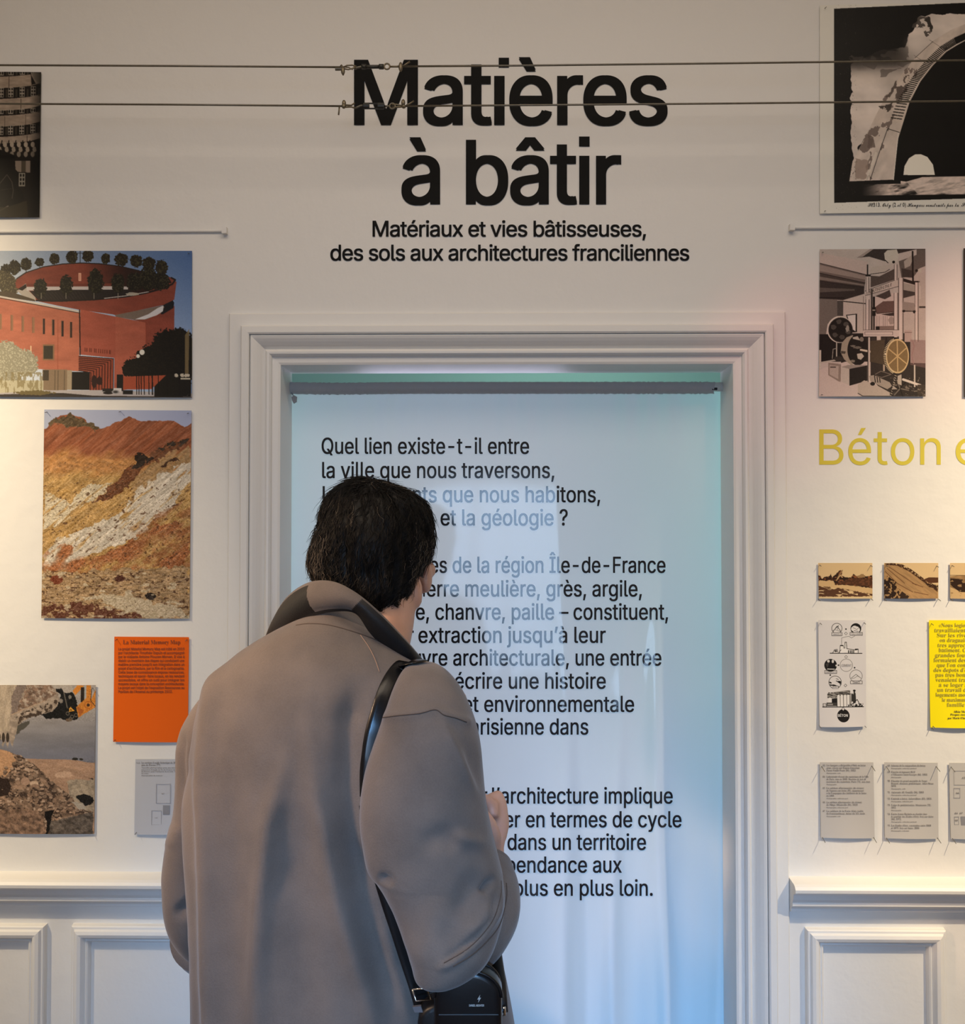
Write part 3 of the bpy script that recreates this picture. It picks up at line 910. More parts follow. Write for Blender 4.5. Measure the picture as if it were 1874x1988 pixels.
for a in range(90):                                        # latticed glazing under the rib
    t = a / 89
    o0, i0 = np.array(arc(.52)), np.array(arc(.92))
    tt = np.linspace(0, 1, len(o0))
    s_ = .17 + .83 * t
    q0 = np.array([np.interp(s_, tt, o0[:, 0]), np.interp(s_, tt, o0[:, 1])])
    q1 = np.array([np.interp(s_, tt, i0[:, 0]), np.interp(s_, tt, i0[:, 1])])
    p.line([tuple(q0 + (q1 - q0) * .06), tuple(q0 + (q1 - q0) * .47)], 9, k_)
    p.line([tuple(q0 + (q1 - q0) * .56), tuple(q0 + (q1 - q0) * .97)], 9, k_)
p.line([(1035, 1160), (1140, 1195)], 6, (40, 36, 32)); p.line([(1035, 1160), (950, 1400), (878, 1620)], 6, (34, 30, 28)); p.line([(1130, 1200), (1085, 1620)], 8, (186, 178, 168)); p.line([(850, 1610), (930, 1380)], 22, (186, 178, 166), .6)
for t in arc(.5)[4:6]:
    p.line([(t[0] - 90, t[1] - 60), (t[0] + 30, t[1] + 20)], 4, (110, 100, 92))
p.line([(1280, 530), (1440, 385)], 5, (70, 62, 56))
p.poly([(1175, 1580), (1185, 1500), (1225, 1430), (1280, 1396), (1330, 1394), (1390, 1420), (1440, 1490), (1456, 1583)], (205, 196, 184))
p.put(p.mpoly([(690, 1640), (1080, 1625), (1200, 1640), (1350, 1600), (2266, 1590), (2266, 1760), (560, 1790), (560, 1640)]) * np.clip((Xq - 800) / 250, 0, 1) * np.clip((p.noise(160, 40, -12, 4, 22) - .32) * 4, 0, 1) * (Yq < 1760) * (Yq > 1600 + 60 * (Xq < 1150)), np.array((184, 168, 158.)) * (.75 + .4 * p.noise(40, 16, -10, 3, 24))[..., None])
p.put(p.mpoly([(1200, 1640), (1400, 1600), (2266, 1595), (2266, 1750), (1300, 1750)]), (186, 172, 162), .6)
p.put(((p.noise(9, oct=2, seed=44) > .82) & (Xq < 760) & (Xq > 560)) * 1.0, (70, 64, 58), .5)
o = sheet('photo_poster', [(1592, 10), (1990, 2), (1990, 410), (1592, 415)], p.nx, p.ny, p.vertex_colors(1.6), M_gloss,
          'black and white poster of a giant concrete arch with a handwritten caption', 'poster')
arch_poster = o
pins(o, [(1602, 15), (1601, 409)])

# --- hydraulic press ------------------------------------------------------------------
p = Pic(1591, 483, 1797, 770, 1.6, (176, 164, 156), (6.517, 1580, 475))
Xq, Yq = p.X, p.Y
K, D, G, L = (22, 20, 18), (62, 54, 50), (118, 106, 100), (190, 178, 170)
p.A *= (.94 + .12 * p.noise(200, 200, 0, 3, 1))[..., None]
p.poly([(75, 100), (680, 215), (680, 380), (75, 230)], (180, 162, 154)); p.poly([(75, 230), (660, 375), (650, 480), (75, 355)], (104, 90, 84)); p.poly([(75, 250), (660, 395), (650, 440), (75, 330)], (140, 124, 116))
p.poly([(75, 355), (650, 480), (640, 545), (75, 455)], (66, 56, 52)); p.poly([(75, 400), (640, 500), (640, 520), (75, 440)], (116, 104, 96)); p.poly([(75, 455), (640, 530), (640, 620), (370, 700), (75, 680)], (48, 42, 39))
p.poly([(75, 540), (520, 560), (520, 580), (75, 600)], (84, 76, 70)); p.line([(75, 665), (380, 672)], 14, (26, 23, 21))
for q in ([(75, 230), (660, 378)], [(75, 355), (650, 482)], [(75, 455), (640, 545)]):
    p.line(q, 8, (34, 29, 27))
p.poly([(540, 165), (720, 50), (1420, 50), (1420, 110), (1300, 60), (1080, 110), (900, 210), (700, 150)], (54, 47, 44)); p.poly([(540, 165), (700, 60), (760, 50), (620, 150)], (150, 136, 128))
p.poly([(75, 680), (300, 690), (300, 900), (180, 1000), (150, 1190), (75, 1205)], (104, 97, 90)); p.rect(300, 705, 375, 900, (70, 66, 62))
p.poly([(380, 700), (650, 620), (650, 1120), (380, 1120)], (182, 170, 160)); p.line([(380, 715), (665, 745)], 12, K)
p.poly([(410, 885), (550, 870), (550, 1105), (480, 1110)], K); p.poly([(425, 895), (532, 882), (532, 1095), (480, 1060)], (200, 192, 184))
p.rect(75, 1130, 350, 1480, K); p.poly([(75, 1205), (155, 1195), (155, 1140), (260, 1130), (260, 1200)], K); p.rect(350, 1120, 1220, 1500, (34, 30, 27))
p.rect(75, 1330, 100, 1560, (180, 172, 160)); p.line([(100, 1490), (330, 1450)], 20, (168, 160, 148))
p.poly([(75, 1580), (400, 1480), (700, 1480), (1420, 1600), (1420, 1920), (75, 1920)], (186, 172, 164)); p.poly([(720, 1480), (1420, 1500), (1420, 1920), (960, 1920), (720, 1700)], (44, 39, 35))
# press frame
p.poly([(780, 660), (1060, 600), (1060, 1100), (780, 1100)], (190, 172, 164))
p.poly([(720, 390), (830, 400), (1030, 300), (1030, 440), (720, 540)], (76, 66, 61)); p.poly([(750, 275), (980, 250), (960, 310), (900, 345), (720, 370), (700, 330)], (176, 164, 154)); p.line([(720, 372), (900, 348), (960, 312)], 8, K)
p.poly([(890, 110), (930, 70), (1050, 60), (1075, 130), (1060, 220), (1000, 240), (920, 210), (900, 190)], (186, 178, 166)); p.line([(905, 195), (940, 230)], 10, K); p.ell(1010, 220, 18, 18, K)
p.poly([(1075, 210), (1300, 130), (1300, 60), (1420, 60), (1420, 270), (1340, 300), (1270, 400), (1110, 420)], (92, 84, 78)); p.poly([(1110, 300), (1260, 330), (1250, 420), (1120, 410)], (56, 50, 46)); p.poly([(1140, 210), (1240, 130), (1270, 140), (1220, 270), (1150, 300)], (160, 150, 140))
p.line([(1250, 90), (1255, 460)], 22, K); p.ell(1340, 330, 26, 26, (180, 174, 160)); p.ell(1300, 330, 18, 18, K); p.rect(1240, 460, 1340, 480, K)
p.poly([(1110, 420), (1280, 470), (1280, 510), (1110, 460)], K); p.poly([(1120, 480), (1290, 520), (1280, 600), (1120, 570)], (150, 142, 132)); p.poly([(1120, 570), (1280, 600), (1280, 640), (1120, 680)], (58, 52, 48))
p.poly([(650, 585), (1060, 440), (1070, 530), (660, 645)], (186, 172, 162)); p.line([(650, 585), (1050, 440)], 6, K); p.line([(655, 640), (1070, 528)], 6, K)
for i, x in enumerate((675, 695, 712, 730, 745, 760, 785, 805, 825, 842, 860, 880, 905, 925, 945, 975)):
    yb = 610 - (x - 660) * .31
    p.line([(x, yb - 20), (x, yb + 14)], 7, (52, 45, 41)); p.line([(x, yb - 18 + 16 * (i % 3)), (x + 9, yb - 20 + 16 * (i % 3))], 6, (60, 50, 46))
p.poly([(780, 650), (900, 600), (960, 570), (980, 650), (900, 690)], (64, 56, 52)); p.rect(750, 655, 775, 790, K)
p.poly([(775, 790), (880, 715), (1060, 710), (1060, 840), (800, 870)], (96, 74, 68)); p.line([(775, 800), (800, 870), (1060, 845)], 9, (50, 40, 36)); p.poly([(850, 880), (1060, 850), (1060, 900), (960, 900)], (50, 42, 38))
p.rect(730, 790, 785, 900, K); p.rect(732, 820, 780, 835, (150, 140, 130)); p.rect(730, 900, 775, 1080, (70, 62, 58)); p.rect(740, 900, 752, 1080, (170, 160, 150))
for x in (800, 830, 880, 905, 930):
    p.line([(x, 900), (x, 1040)], 5, (120, 106, 100))
p.ell(985, 960, 40, 50, (150, 134, 126), 1, .5, 14); p.poly([(790, 1030), (1050, 1025), (1050, 1080), (790, 1085)], (122, 104, 96)); p.rect(785, 1035, 835, 1080, K)
for x0, x1, y0, y1 in ((668, 694, 410, 600), (664, 700, 650, 1090), (1022, 1052, 250, 450), (1020, 1062, 545, 1170), (1078, 1128, 420, 1200), (1285, 1318, 480, 1230)):
    p.rect(x0 - 7, y0, x1 + 7, y1, (64, 56, 52)); p.rect(x0, y0, x1, y1, (200, 186, 178)); p.rect(x1 - 10, y0, x1, y1, (164, 150, 142))
p.rect(1012, 545, 1068, 610, (182, 172, 164)); p.rect(660, 645, 706, 690, (190, 178, 170)); p.rect(672, 250, 688, 400, K); p.rect(655, 375, 720, 400, K); p.rect(725, 560, 745, 1080, (54, 48, 44)); p.rect(625, 650, 634, 1100, (120, 104, 98))
p.poly([(630, 1080), (1080, 1080), (1080, 1160), (630, 1160)], (192, 178, 170)); p.line([(650, 1100), (1000, 1100), (1000, 1140), (650, 1140), (650, 1100)], 5, (96, 84, 78)); p.line([(630, 1078), (1080, 1076)], 6, (70, 60, 56))
for x in (760, 880, 960):
    p.rect(x - 30, 1170, x + 30, 1220, (50, 44, 40))
p.rect(800, 1160, 850, 1215, (186, 172, 162)); p.rect(1150, 1080, 1240, 1230, (170, 150, 142)); p.line([(1150, 1110), (1240, 1110)], 6, (90, 70, 66)); p.rect(1120, 830, 1290, 850, (60, 54, 50)); p.poly([(1130, 720), (1270, 740), (1290, 840), (1130, 830)], (140, 128, 120)); p.ell(1140, 840, 16, 16, K); p.ell(1270, 850, 16, 20, K)
p.rect(1330, 780, 1420, 802, (50, 45, 42)); p.rect(1335, 520, 1352, 690, (200, 192, 182)); p.poly([(1320, 400), (1420, 380), (1420, 780), (1330, 780)], (170, 160, 150), .5)
p.poly([(1220, 1200), (1420, 1210), (1420, 1560), (1220, 1520)], (120, 92, 90), .55); p.line([(1250, 1220), (1270, 1280), (1240, 1400), (1260, 1500)], 14, (140, 112, 108))  # pink reflection on the gloss, painted into the print
# pulleys
p.ell(333, 1070, 160, 170, (196, 188, 176)); p.ell(343, 1075, 150, 158, K)
for a in range(6):
    t = a * math.pi / 3 + .3
    p.ell(343 + 95 * math.cos(t), 1070 + 100 * math.sin(t), 34, 30, (74, 70, 64), .9, .5, 20, a)
p.ell(430, 1060, 22, 40, (140, 134, 124), 1, .6, 12); p.circ(343, 1075, 148, 12, (40, 37, 34))
p.rect(288, 1230, 302, 1430, (170, 164, 152)); p.ell(320, 1440, 60, 30, (46, 42, 38)); p.line([(240, 1440), (250, 1320), (290, 1310)], 8, (150, 144, 132))
p.poly([(420, 1170), (500, 1140), (480, 1250), (450, 1380), (500, 1520), (470, 1520), (390, 1450), (345, 1360), (360, 1240)], (150, 140, 124)); p.poly([(350, 1340), (410, 1350), (400, 1380), (350, 1375)], (70, 64, 56))
p.ell(560, 1330, 130, 195, K); p.poly([(495, 1170), (560, 1155), (590, 1210), (500, 1190)], (170, 162, 150)); p.poly([(550, 1380), (610, 1370), (640, 1410), (600, 1455), (560, 1440)], (176, 168, 156)); p.ell(610, 1195, 26, 30, (120, 112, 102)); p.ell(500, 1280, 30, 12, (110, 104, 94), 1, .7, 12); p.ell(560, 1300, 50, 16, (100, 95, 86), 1, .7, 12); p.ell(500, 1470, 30, 16, (120, 112, 100), 1, .6, 12)
p.line([(600, 1330), (900, 1385), (1190, 1425)], 26, (196, 184, 166)); p.line([(600, 1342), (900, 1398)], 6, (120, 110, 98))
p.poly([(190, 1490), (350, 1510), (345, 1735), (320, 1730), (190, 1650)], (132, 118, 108)); p.poly([(205, 1520), (320, 1535), (315, 1700), (205, 1640)], (164, 150, 140)); p.rect(215, 1540, 285, 1555, (60, 50, 46))
p.poly([(350, 1545), (460, 1570), (455, 1780), (350, 1730)], (176, 166, 156)); p.poly([(455, 1570), (680, 1525), (680, 1720), (455, 1785)], (28, 25, 23)); p.poly([(350, 1545), (440, 1520), (680, 1520), (455, 1572)], (140, 130, 122))
p.rect(692, 1170, 714, 1740, (186, 174, 164)); p.rect(682, 1170, 692, 1740, K); p.rect(1265, 1520, 1285, 1800, (186, 176, 164)); p.rect(880, 1400, 900, 1600, (176, 160, 140))
# gear wheels, with the golden lamp glare painted into their colour
gold_glare = (150, 124, 84)
p.poly([(720, 1215), (900, 1200), (900, 1520), (720, 1480)], (70, 60, 46)); p.ell(1060, 1410, 142, 215, (120, 100, 66)); p.circ(1060, 1410, 138, 14, (196, 172, 126), 208)
for a in range(6):
    t = a * math.pi / 3 + .5
    p.line([(1060, 1410), (1060 + 125 * math.cos(t), 1410 + 190 * math.sin(t))], 14, (186, 160, 112))
for a in range(26):
    t = math.pi * (.62 + .78 * a / 25)
    p.line([(1060 + 138 * math.cos(t), 1410 + 208 * math.sin(t)), (1060 + 172 * math.cos(t), 1410 + 232 * math.sin(t))], 9, (204, 188, 150))
p.poly([(560, 1770), (640, 1715), (820, 1790), (960, 1870), (960, 1920), (600, 1920), (560, 1880)], (170, 158, 146)); p.line([(560, 1880), (620, 1915), (960, 1918)], 10, (60, 52, 46))
p.poly([(700, 1660), (760, 1650), (960, 1740), (990, 1790), (930, 1830), (720, 1730)], (150, 140, 128))
for x in (770, 800, 830):
    p.line([(x, 1660), (x + 10, 1740)], 12, K)
p.line([(780, 1640), (850, 1600), (980, 1640), (860, 1680), (790, 1660)], 9, (110, 100, 90)); p.ell(745, 1760, 30, 24, K)
for a in range(20):
    p.line([(1000 - a * 3.2 + 30, 1640 + a * 14), (1050 - a * 4, 1648 + a * 14)], 8, (176, 166, 148) if a % 2 else K)
for a in range(6):
    t = a * math.pi / 3 + .2
    p.line([(1090, 1820), (1090 + 110 * math.cos(t), 1820 + 110 * math.sin(t))], 14, K if a % 2 else (110, 102, 92))
p.poly([(1060, 1660), (1110, 1640), (1110, 1780), (1060, 1760)], (170, 160, 146)); p.line([(1130, 1705), (1350, 1780)], 30, (200, 190, 178)); p.rect(1310, 1770, 1415, 1900, (60, 52, 44)); p.poly([(1000, 1780), (1060, 1830), (990, 1830)], (160, 150, 138))
p.put((p.noise(26, 20, 30, 3, 91) > .7) * (Yq > 1680) * (Xq > 960) * 1.0, (160, 148, 132), .6)
p.A += (p.noise(8, oct=2, seed=92)[..., None] - .5) * 14
o = sheet('photo_print', [(1592, 484), (1797, 483), (1797, 770), (1590, 770)], p.nx, p.ny, p.vertex_colors(1.2), M_gloss,
          'monochrome photo of a tall hydraulic press with flywheels and gears', 'photograph')
pins(o, [(1597, 489), (1595, 765)])

# --- sliver of the next photograph at the right edge
o = flat_sheet('photo_print', [(1871, 482), (1990, 481), (1990, 771), (1872, 771)], (60, 56, 52), 'dark photo beside the hydraulic press picture, only its edge inside the frame', 'photograph')

# --- three small sepia views ----------------------------------------------------------
S0, S1, S2 = np.array((216, 186, 140.)), np.array((66, 40, 24.)), np.array((150, 118, 80.))
p = Pic(1589, 1093, 1695, 1163, 2.0, S0, (5.231, 1550, 1060))
fn = p.noise(18, 14, 0, 3, 2)
p.jitter(10, 16, 2)
p.put(p.mpoly([(205, 300), (225, 300), (235, 340), (270, 315), (325, 310), (330, 280), (345, 320), (400, 270), (430, 245), (450, 260), (440, 300), (480, 320), (540, 320), (570, 285), (600, 310), (660, 285), (690, 310), (760, 300), (760, 430), (540, 405), (360, 395), (360, 355), (205, 355)]), S1[None, None] * (.7 + 1.3 * (fn > .58))[..., None])
p.put(p.mpoly([(600, 310), (660, 287), (690, 310), (670, 325), (610, 325)]), S2)
p.put(p.mpoly([(370, 390), (540, 330), (760, 330), (760, 420), (560, 400)]), S1 * 1.4, .7)
p.line([(400, 330), (450, 250)], 12, S2); p.line([(390, 350), (430, 300), (450, 320)], 8, (205, 172, 124))
p.poly([(205, 355), (360, 358), (370, 395), (540, 405), (760, 432), (760, 500), (480, 440), (205, 410)], (206, 172, 124))
p.put(p.mpoly([(205, 410), (480, 440), (620, 470), (760, 490), (760, 515), (205, 520)]) * (p.noise(60, 14, 8, 3, 6) > .38), S1 * 1.2, .95)
p.rect(200, 522, 760, 540, (212, 188, 146))
sep = sheet('photo_card', [(1589, 1093), (1694, 1093), (1694, 1162), (1590, 1162)], p.nx, p.ny, p.vertex_colors(.95), M_matte,
            'small sepia card of jagged huts reflected on a river bank', 'photograph', 'sepia photo cards on the right wall', curl=.003)
pins(sep, [(1592, 1096), (1691, 1097), (1590, 1163), (1692, 1162)])
p = Pic(1716, 1093, 1823, 1163, 2.0, S0, (5.231, 1550, 1060))
p.poly([(870, 190), (920, 180), (1000, 190), (1130, 250), (1260, 330), (1420, 440), (1420, 540), (870, 540)], S2 * (.95 + .3 * p.noise(70, 14, 38, 3, 5))[..., None])
p.put(p.mpoly([(870, 180), (960, 175), (1060, 190), (1150, 240), (1260, 320), (1420, 420), (1420, 470), (1250, 350), (1130, 262), (1000, 200), (900, 195)]) * (p.noise(18, 12, 30, 3, 7) > .42), S1)
p.poly([(1280, 340), (1330, 320), (1424, 322), (1424, 375), (1330, 380)], S1 * 1.3); p.put(p.mpoly([(1290, 380), (1424, 400), (1424, 440), (1330, 420)]) * (p.noise(16, 8, 0, 2, 8) > .45), S1 * .8)
for q in ([(900, 230), (1080, 380)], [(920, 215), (1200, 400)], [(880, 260), (1000, 380), (1160, 470)], [(1180, 470), (1320, 500)], [(1160, 380), (1270, 420)]):
    p.line(q, 7, S1 * 1.4, .8)
p.put(p.mell(910, 440, 80, 110, .9, 22, 4) * (p.noise(20, oct=2, seed=9) > .36), S1 * .6); p.put(p.mpoly([(870, 480), (1000, 420), (1060, 470), (1130, 520), (1130, 540), (870, 540)]) * (p.noise(20, 26, 40, 2, 11) > .48), S1 * .7)
o = sheet('photo_card', [(1717, 1093), (1822, 1093), (1822, 1162), (1717, 1162)], p.nx, p.ny, p.vertex_colors(.95), M_matte,
          'small sepia card of a steep bare hillside running down to the right', 'photograph', 'sepia photo cards on the right wall', curl=.003)
pins(o, [(1721, 1097), (1819, 1098), (1718, 1163), (1823, 1163)])
p = Pic(1844, 1093, 1950, 1163, 2.0, S0, (5.231, 1550, 1060))
p.put(p.mpoly([(1540, 310), (1640, 300), (1900, 290), (2100, 300), (2100, 540), (1540, 540)]), S2 * (.8 + .4 * p.noise(40, 20, 0, 3, 4))[..., None])
p.put(p.mpoly([(1540, 330), (1680, 340), (1900, 330), (1900, 420), (1640, 470), (1540, 400)]) * (p.noise(40, 24, 0, 3, 5) > .34), S1 * .7)
p.line([(1540, 300), (1700, 300)], 6, S1); p.line([(1560, 405), (1640, 465), (1760, 465)], 10, S1 * .6)
p.put(p.mpoly([(1540, 420), (1650, 470), (1900, 480), (1900, 540), (1540, 540)]) * (p.noise(26, 12, 20, 3, 6) > .3), (196, 164, 118))
o = sheet('photo_card', [(1845, 1093), (1950, 1093), (1950, 1163), (1845, 1162)], p.nx, p.ny, p.vertex_colors(.95), M_matte,
          'small sepia card of a dark pit wall, cut off by the frame', 'photograph', 'sepia photo cards on the right wall', curl=.003)
pins(o, [(1849, 1097), (1847, 1163)])

# --- diagram of the making of concrete -------------------------------------------------
p = Pic(1590, 1204, 1682, 1411, 2.6, (214, 211, 212), (5.231, 1550, 1060))
I = (26, 24, 24)
for cx, cy in ((398, 838), (590, 840)):
    p.circ(cx, cy, 52, 5, I)
p.line([(360, 870), (400, 815), (440, 870)], 5, I); p.line([(385, 840), (415, 808), (405, 850)], 4, I); p.line([(352, 862), (380, 850), (440, 872)], 4, (90, 88, 86))
p.put(p.mell(590, 840, 50, 50) * (1 - p.mell(585, 845, 44, 36, .5, 20, 4)), I); p.line([(560, 830), (600, 850), (620, 830)], 4, (80, 78, 76)); p.line([(570, 860), (615, 868)], 4, I)
for x0, y0, x1, y1 in ((346, 880, 450, 912), (532, 878, 656, 908), (272, 1264, 394, 1296), (534, 1372, 652, 1402), (352, 1422, 408, 1450)):
    p.rect(x0, y0, x1, y1, (214, 211, 212)); p.line([(x0, y0), (x1, y0), (x1, y1), (x0, y1), (x0, y0)], 5, (70, 66, 64))
for x, y in ((490, 845), (412, 1212), (576, 1238), (328, 1312)):
    p.ell(x, y, 8, 8, I)
for x, y in ((490, 890), (490, 1127), (482, 1418)):
    p.line([(x, y - 15), (x + 15, y), (x, y + 15), (x - 15, y), (x, y - 15)], 4, (60, 58, 56))
p.line([(444, 1010), (446, 935), (480, 925), (520, 918), (545, 935), (580, 915)], 4, (90, 88, 86))
p.line([(328, 1090), (650, 1092)], 8, I); p.poly([(425, 1080), (432, 1010), (462, 1010), (475, 1000), (478, 975), (494, 975), (500, 1040), (520, 1045), (610, 1055), (615, 1085), (425, 1088)], (226, 223, 222))
p.line([(425, 1085), (432, 1010), (462, 1010), (468, 1040)], 5, I); p.line([(478, 1040), (480, 978), (494, 978), (498, 1044), (590, 1058), (612, 1050)], 6, I); p.rect(430, 1008, 462, 1018, I)
for x in (510, 528, 545, 562):
    p.rect(x, 1060, x + 10, 1090, I)
p.line([(355, 1085), (372, 1055), (400, 1050), (405, 1080)], 5, I); p.ell(385, 1068, 14, 10, (70, 66, 64)); p.line([(415, 1085), (440, 1055)], 5, I); p.rect(580, 1045, 615, 1056, I); p.line([(612, 1050), (612, 1085)], 5, I)
p.circ(332, 1212, 62, 5, I); p.ell(332, 1212, 60, 60, I); p.ell(310, 1170, 14, 14, (205, 202, 200)); p.ell(355, 1172, 12, 18, (205, 202, 200)); p.line([(300, 1250), (370, 1252)], 9, (205, 202, 200)); p.ell(390, 1215, 9, 10, (205, 202, 200)); p.poly([(280, 1200), (320, 1180), (300, 1240)], (64, 60, 58))
p.circ(492, 1212, 63, 4, (96, 92, 90)); p.circ(590, 1322, 62, 4, (60, 58, 56)); p.line([(540, 1345), (590, 1305), (640, 1345)], 4, I); p.line([(545, 1350), (580, 1340), (605, 1320), (620, 1330)], 3, I)
p.circ(377, 1385, 64, 5, I)
p.put(p.mell(377, 1385, 60, 60) * (p.noise(60, 14, 20, 2, 12) > .56), I)
p.rect(352, 1424, 408, 1450, (214, 211, 212))
p.line([(245, 1634), (665, 1634)], 8, I)
p.poly([(295, 1510), (310, 1490), (520, 1465), (535, 1500), (540, 1600), (520, 1630), (395, 1630), (395, 1540), (295, 1540)], (150, 146, 142)); p.put(p.mpoly([(295, 1500), (530, 1466), (535, 1510), (395, 1525), (385, 1550), (295, 1545)]) * (p.noise(40, 6, 3, 2, 13) > .45), (60, 57, 54))
for i, x in enumerate((398, 430, 464, 496)):
    p.rect(x, 1525, x + 26, 1630, (222, 219, 218)); p.ell(x + 13, 1525, 13, 14, (222, 219, 218)); p.line([(x + 28, 1525), (x + 28, 1630)], 4, (60, 57, 54))
p.rect(305, 1545, 385, 1590, (222, 219, 218)); p.put(p.mpoly([(340, 1550), (395, 1545), (395, 1630), (340, 1600)]), I); p.rect(285, 1590, 390, 1625, (60, 57, 54)); p.rect(295, 1600, 350, 1615, (150, 147, 144))
p.line([(250, 1600), (280, 1600), (282, 1632), (250, 1630), (250, 1600)], 5, I); p.line([(252, 1615), (280, 1615)], 3, I)
p.put(p.mpoly([(540, 1500), (585, 1495), (590, 1590), (540, 1625)]) * (p.noise(7, 40, 0, 1, 14) > .4), (50, 47, 45)); p.line([(572, 1475), (574, 1590)], 16, (50, 47, 45)); p.ell(572, 1470, 14, 10, I)
p.line([(530, 1620), (570, 1590), (600, 1560), (625, 1610)], 7, I); p.put(p.mpoly([(505, 1605), (660, 1600), (664, 1632), (505, 1634)]) * (p.noise(12, 10, 0, 2, 15) > .45), I)
for x in (312, 342, 372):
    p.ell(x, 1493, 8, 8, (90, 86, 84))
p.ell(454, 1722, 64, 66, I); p.poly([(454, 1636), (470, 1656), (454, 1674), (438, 1656)], (214, 211, 212)); p.line([(454, 1636), (470, 1656), (454, 1674), (438, 1656), (454, 1636)], 4, I)
diagram = sheet('diagram_sheet', [(1589, 1204), (1681, 1204), (1681, 1410), (1591, 1411)], p.nx, p.ny, p.vertex_colors(1.0), M_matte,
                'narrow white sheet with a black line diagram of cement and concrete making', 'sheet', curl=.006)
pins(diagram, [(1593, 1209), (1678, 1208), (1592, 1409), (1679, 1408)])

# --- plain text sheets --------------------------------------------------------------------
orange_sheet = flat_sheet('text_sheet', [(222, 1236), (367, 1237), (365, 1441), (220, 1440)], (228, 98, 14), 'orange text sheet below the quarry poster', 'sheet', gain=1.0)
pins(orange_sheet, [(227, 1240), (363, 1241), (224, 1435)])
grey_sheet = flat_sheet('text_sheet', [(263, 1474), (390, 1474), (390, 1620), (261, 1620)], (186, 188, 194), 'grey caption sheet half hidden behind the left arm', 'sheet')
pins(grey_sheet, [(265, 1615)])
yellow_sheet = flat_sheet('text_sheet', [(1804, 1204), (1915, 1204), (1915, 1413), (1806, 1412)], (244, 226, 10), 'bright yellow text sheet cut off by the right edge', 'sheet', curl=.006)
pins(yellow_sheet, [(1809, 1210), (1811, 1408), (1809, 1412)])
caps = []
for q, lab in (([(1592, 1480), (1696, 1480), (1698, 1627), (1594, 1626)], 'grey caption sheet below the diagram, nearest the doorway'),
               ([(1717, 1480), (1821, 1481), (1822, 1628), (1718, 1627)], 'grey caption sheet between two others, densest with text'),
               ([(1843, 1481), (1950, 1482), (1950, 1629), (1846, 1628)], 'grey caption sheet with outlined boxes at the right edge')):
    o = flat_sheet('caption_sheet', q, (190, 187, 184), lab, 'sheet', 'grey caption sheets above the chair rail', curl=.004)
    caps.append(o)
    (ax, ay), (bx, by), (cx, cy), (dx, dy) = q
    pins(o, [(ax + 4, ay + 7), (bx - 3, by + 6), (cx - 2, cy - 3), (dx + 3, dy - 2)], L=.016, down=.007)
# ------------------------------------------------------------------ lettering
def load_inter():
    try:
        return bpy.data.fonts.load(os.path.join(bpy.utils.system_resource('DATAFILES'), 'fonts', 'Inter.woff2'))
    except Exception:
        return None


FONT_SANS = load_inter()
SANS_EM = 1.385                                              # size of the sans face relative to its em


def serif(t):
    """letters with serifs, taken from the mathematical alphabet of the built-in face"""
    r = ''
    for ch in t:
        if 'A' <= ch <= 'Z':
            r += chr(0x1D400 + ord(ch) - 65)
        elif 'a' <= ch <= 'z':
            r += chr(0x1D41A + ord(ch) - 97)
        elif '0' <= ch <= '9':
            r += chr(0x1D7CE + ord(ch) - 48)
        else:
            r += ch
    return r


def script(t):
    r = ''
    for ch in t:
        if 'A' <= ch <= 'Z':
            r += chr(0x1D4D0 + ord(ch) - 65)
        elif 'a' <= ch <= 'z':
            r += chr(0x1D4EA + ord(ch) - 97)
        else:
            r += ch
    return r


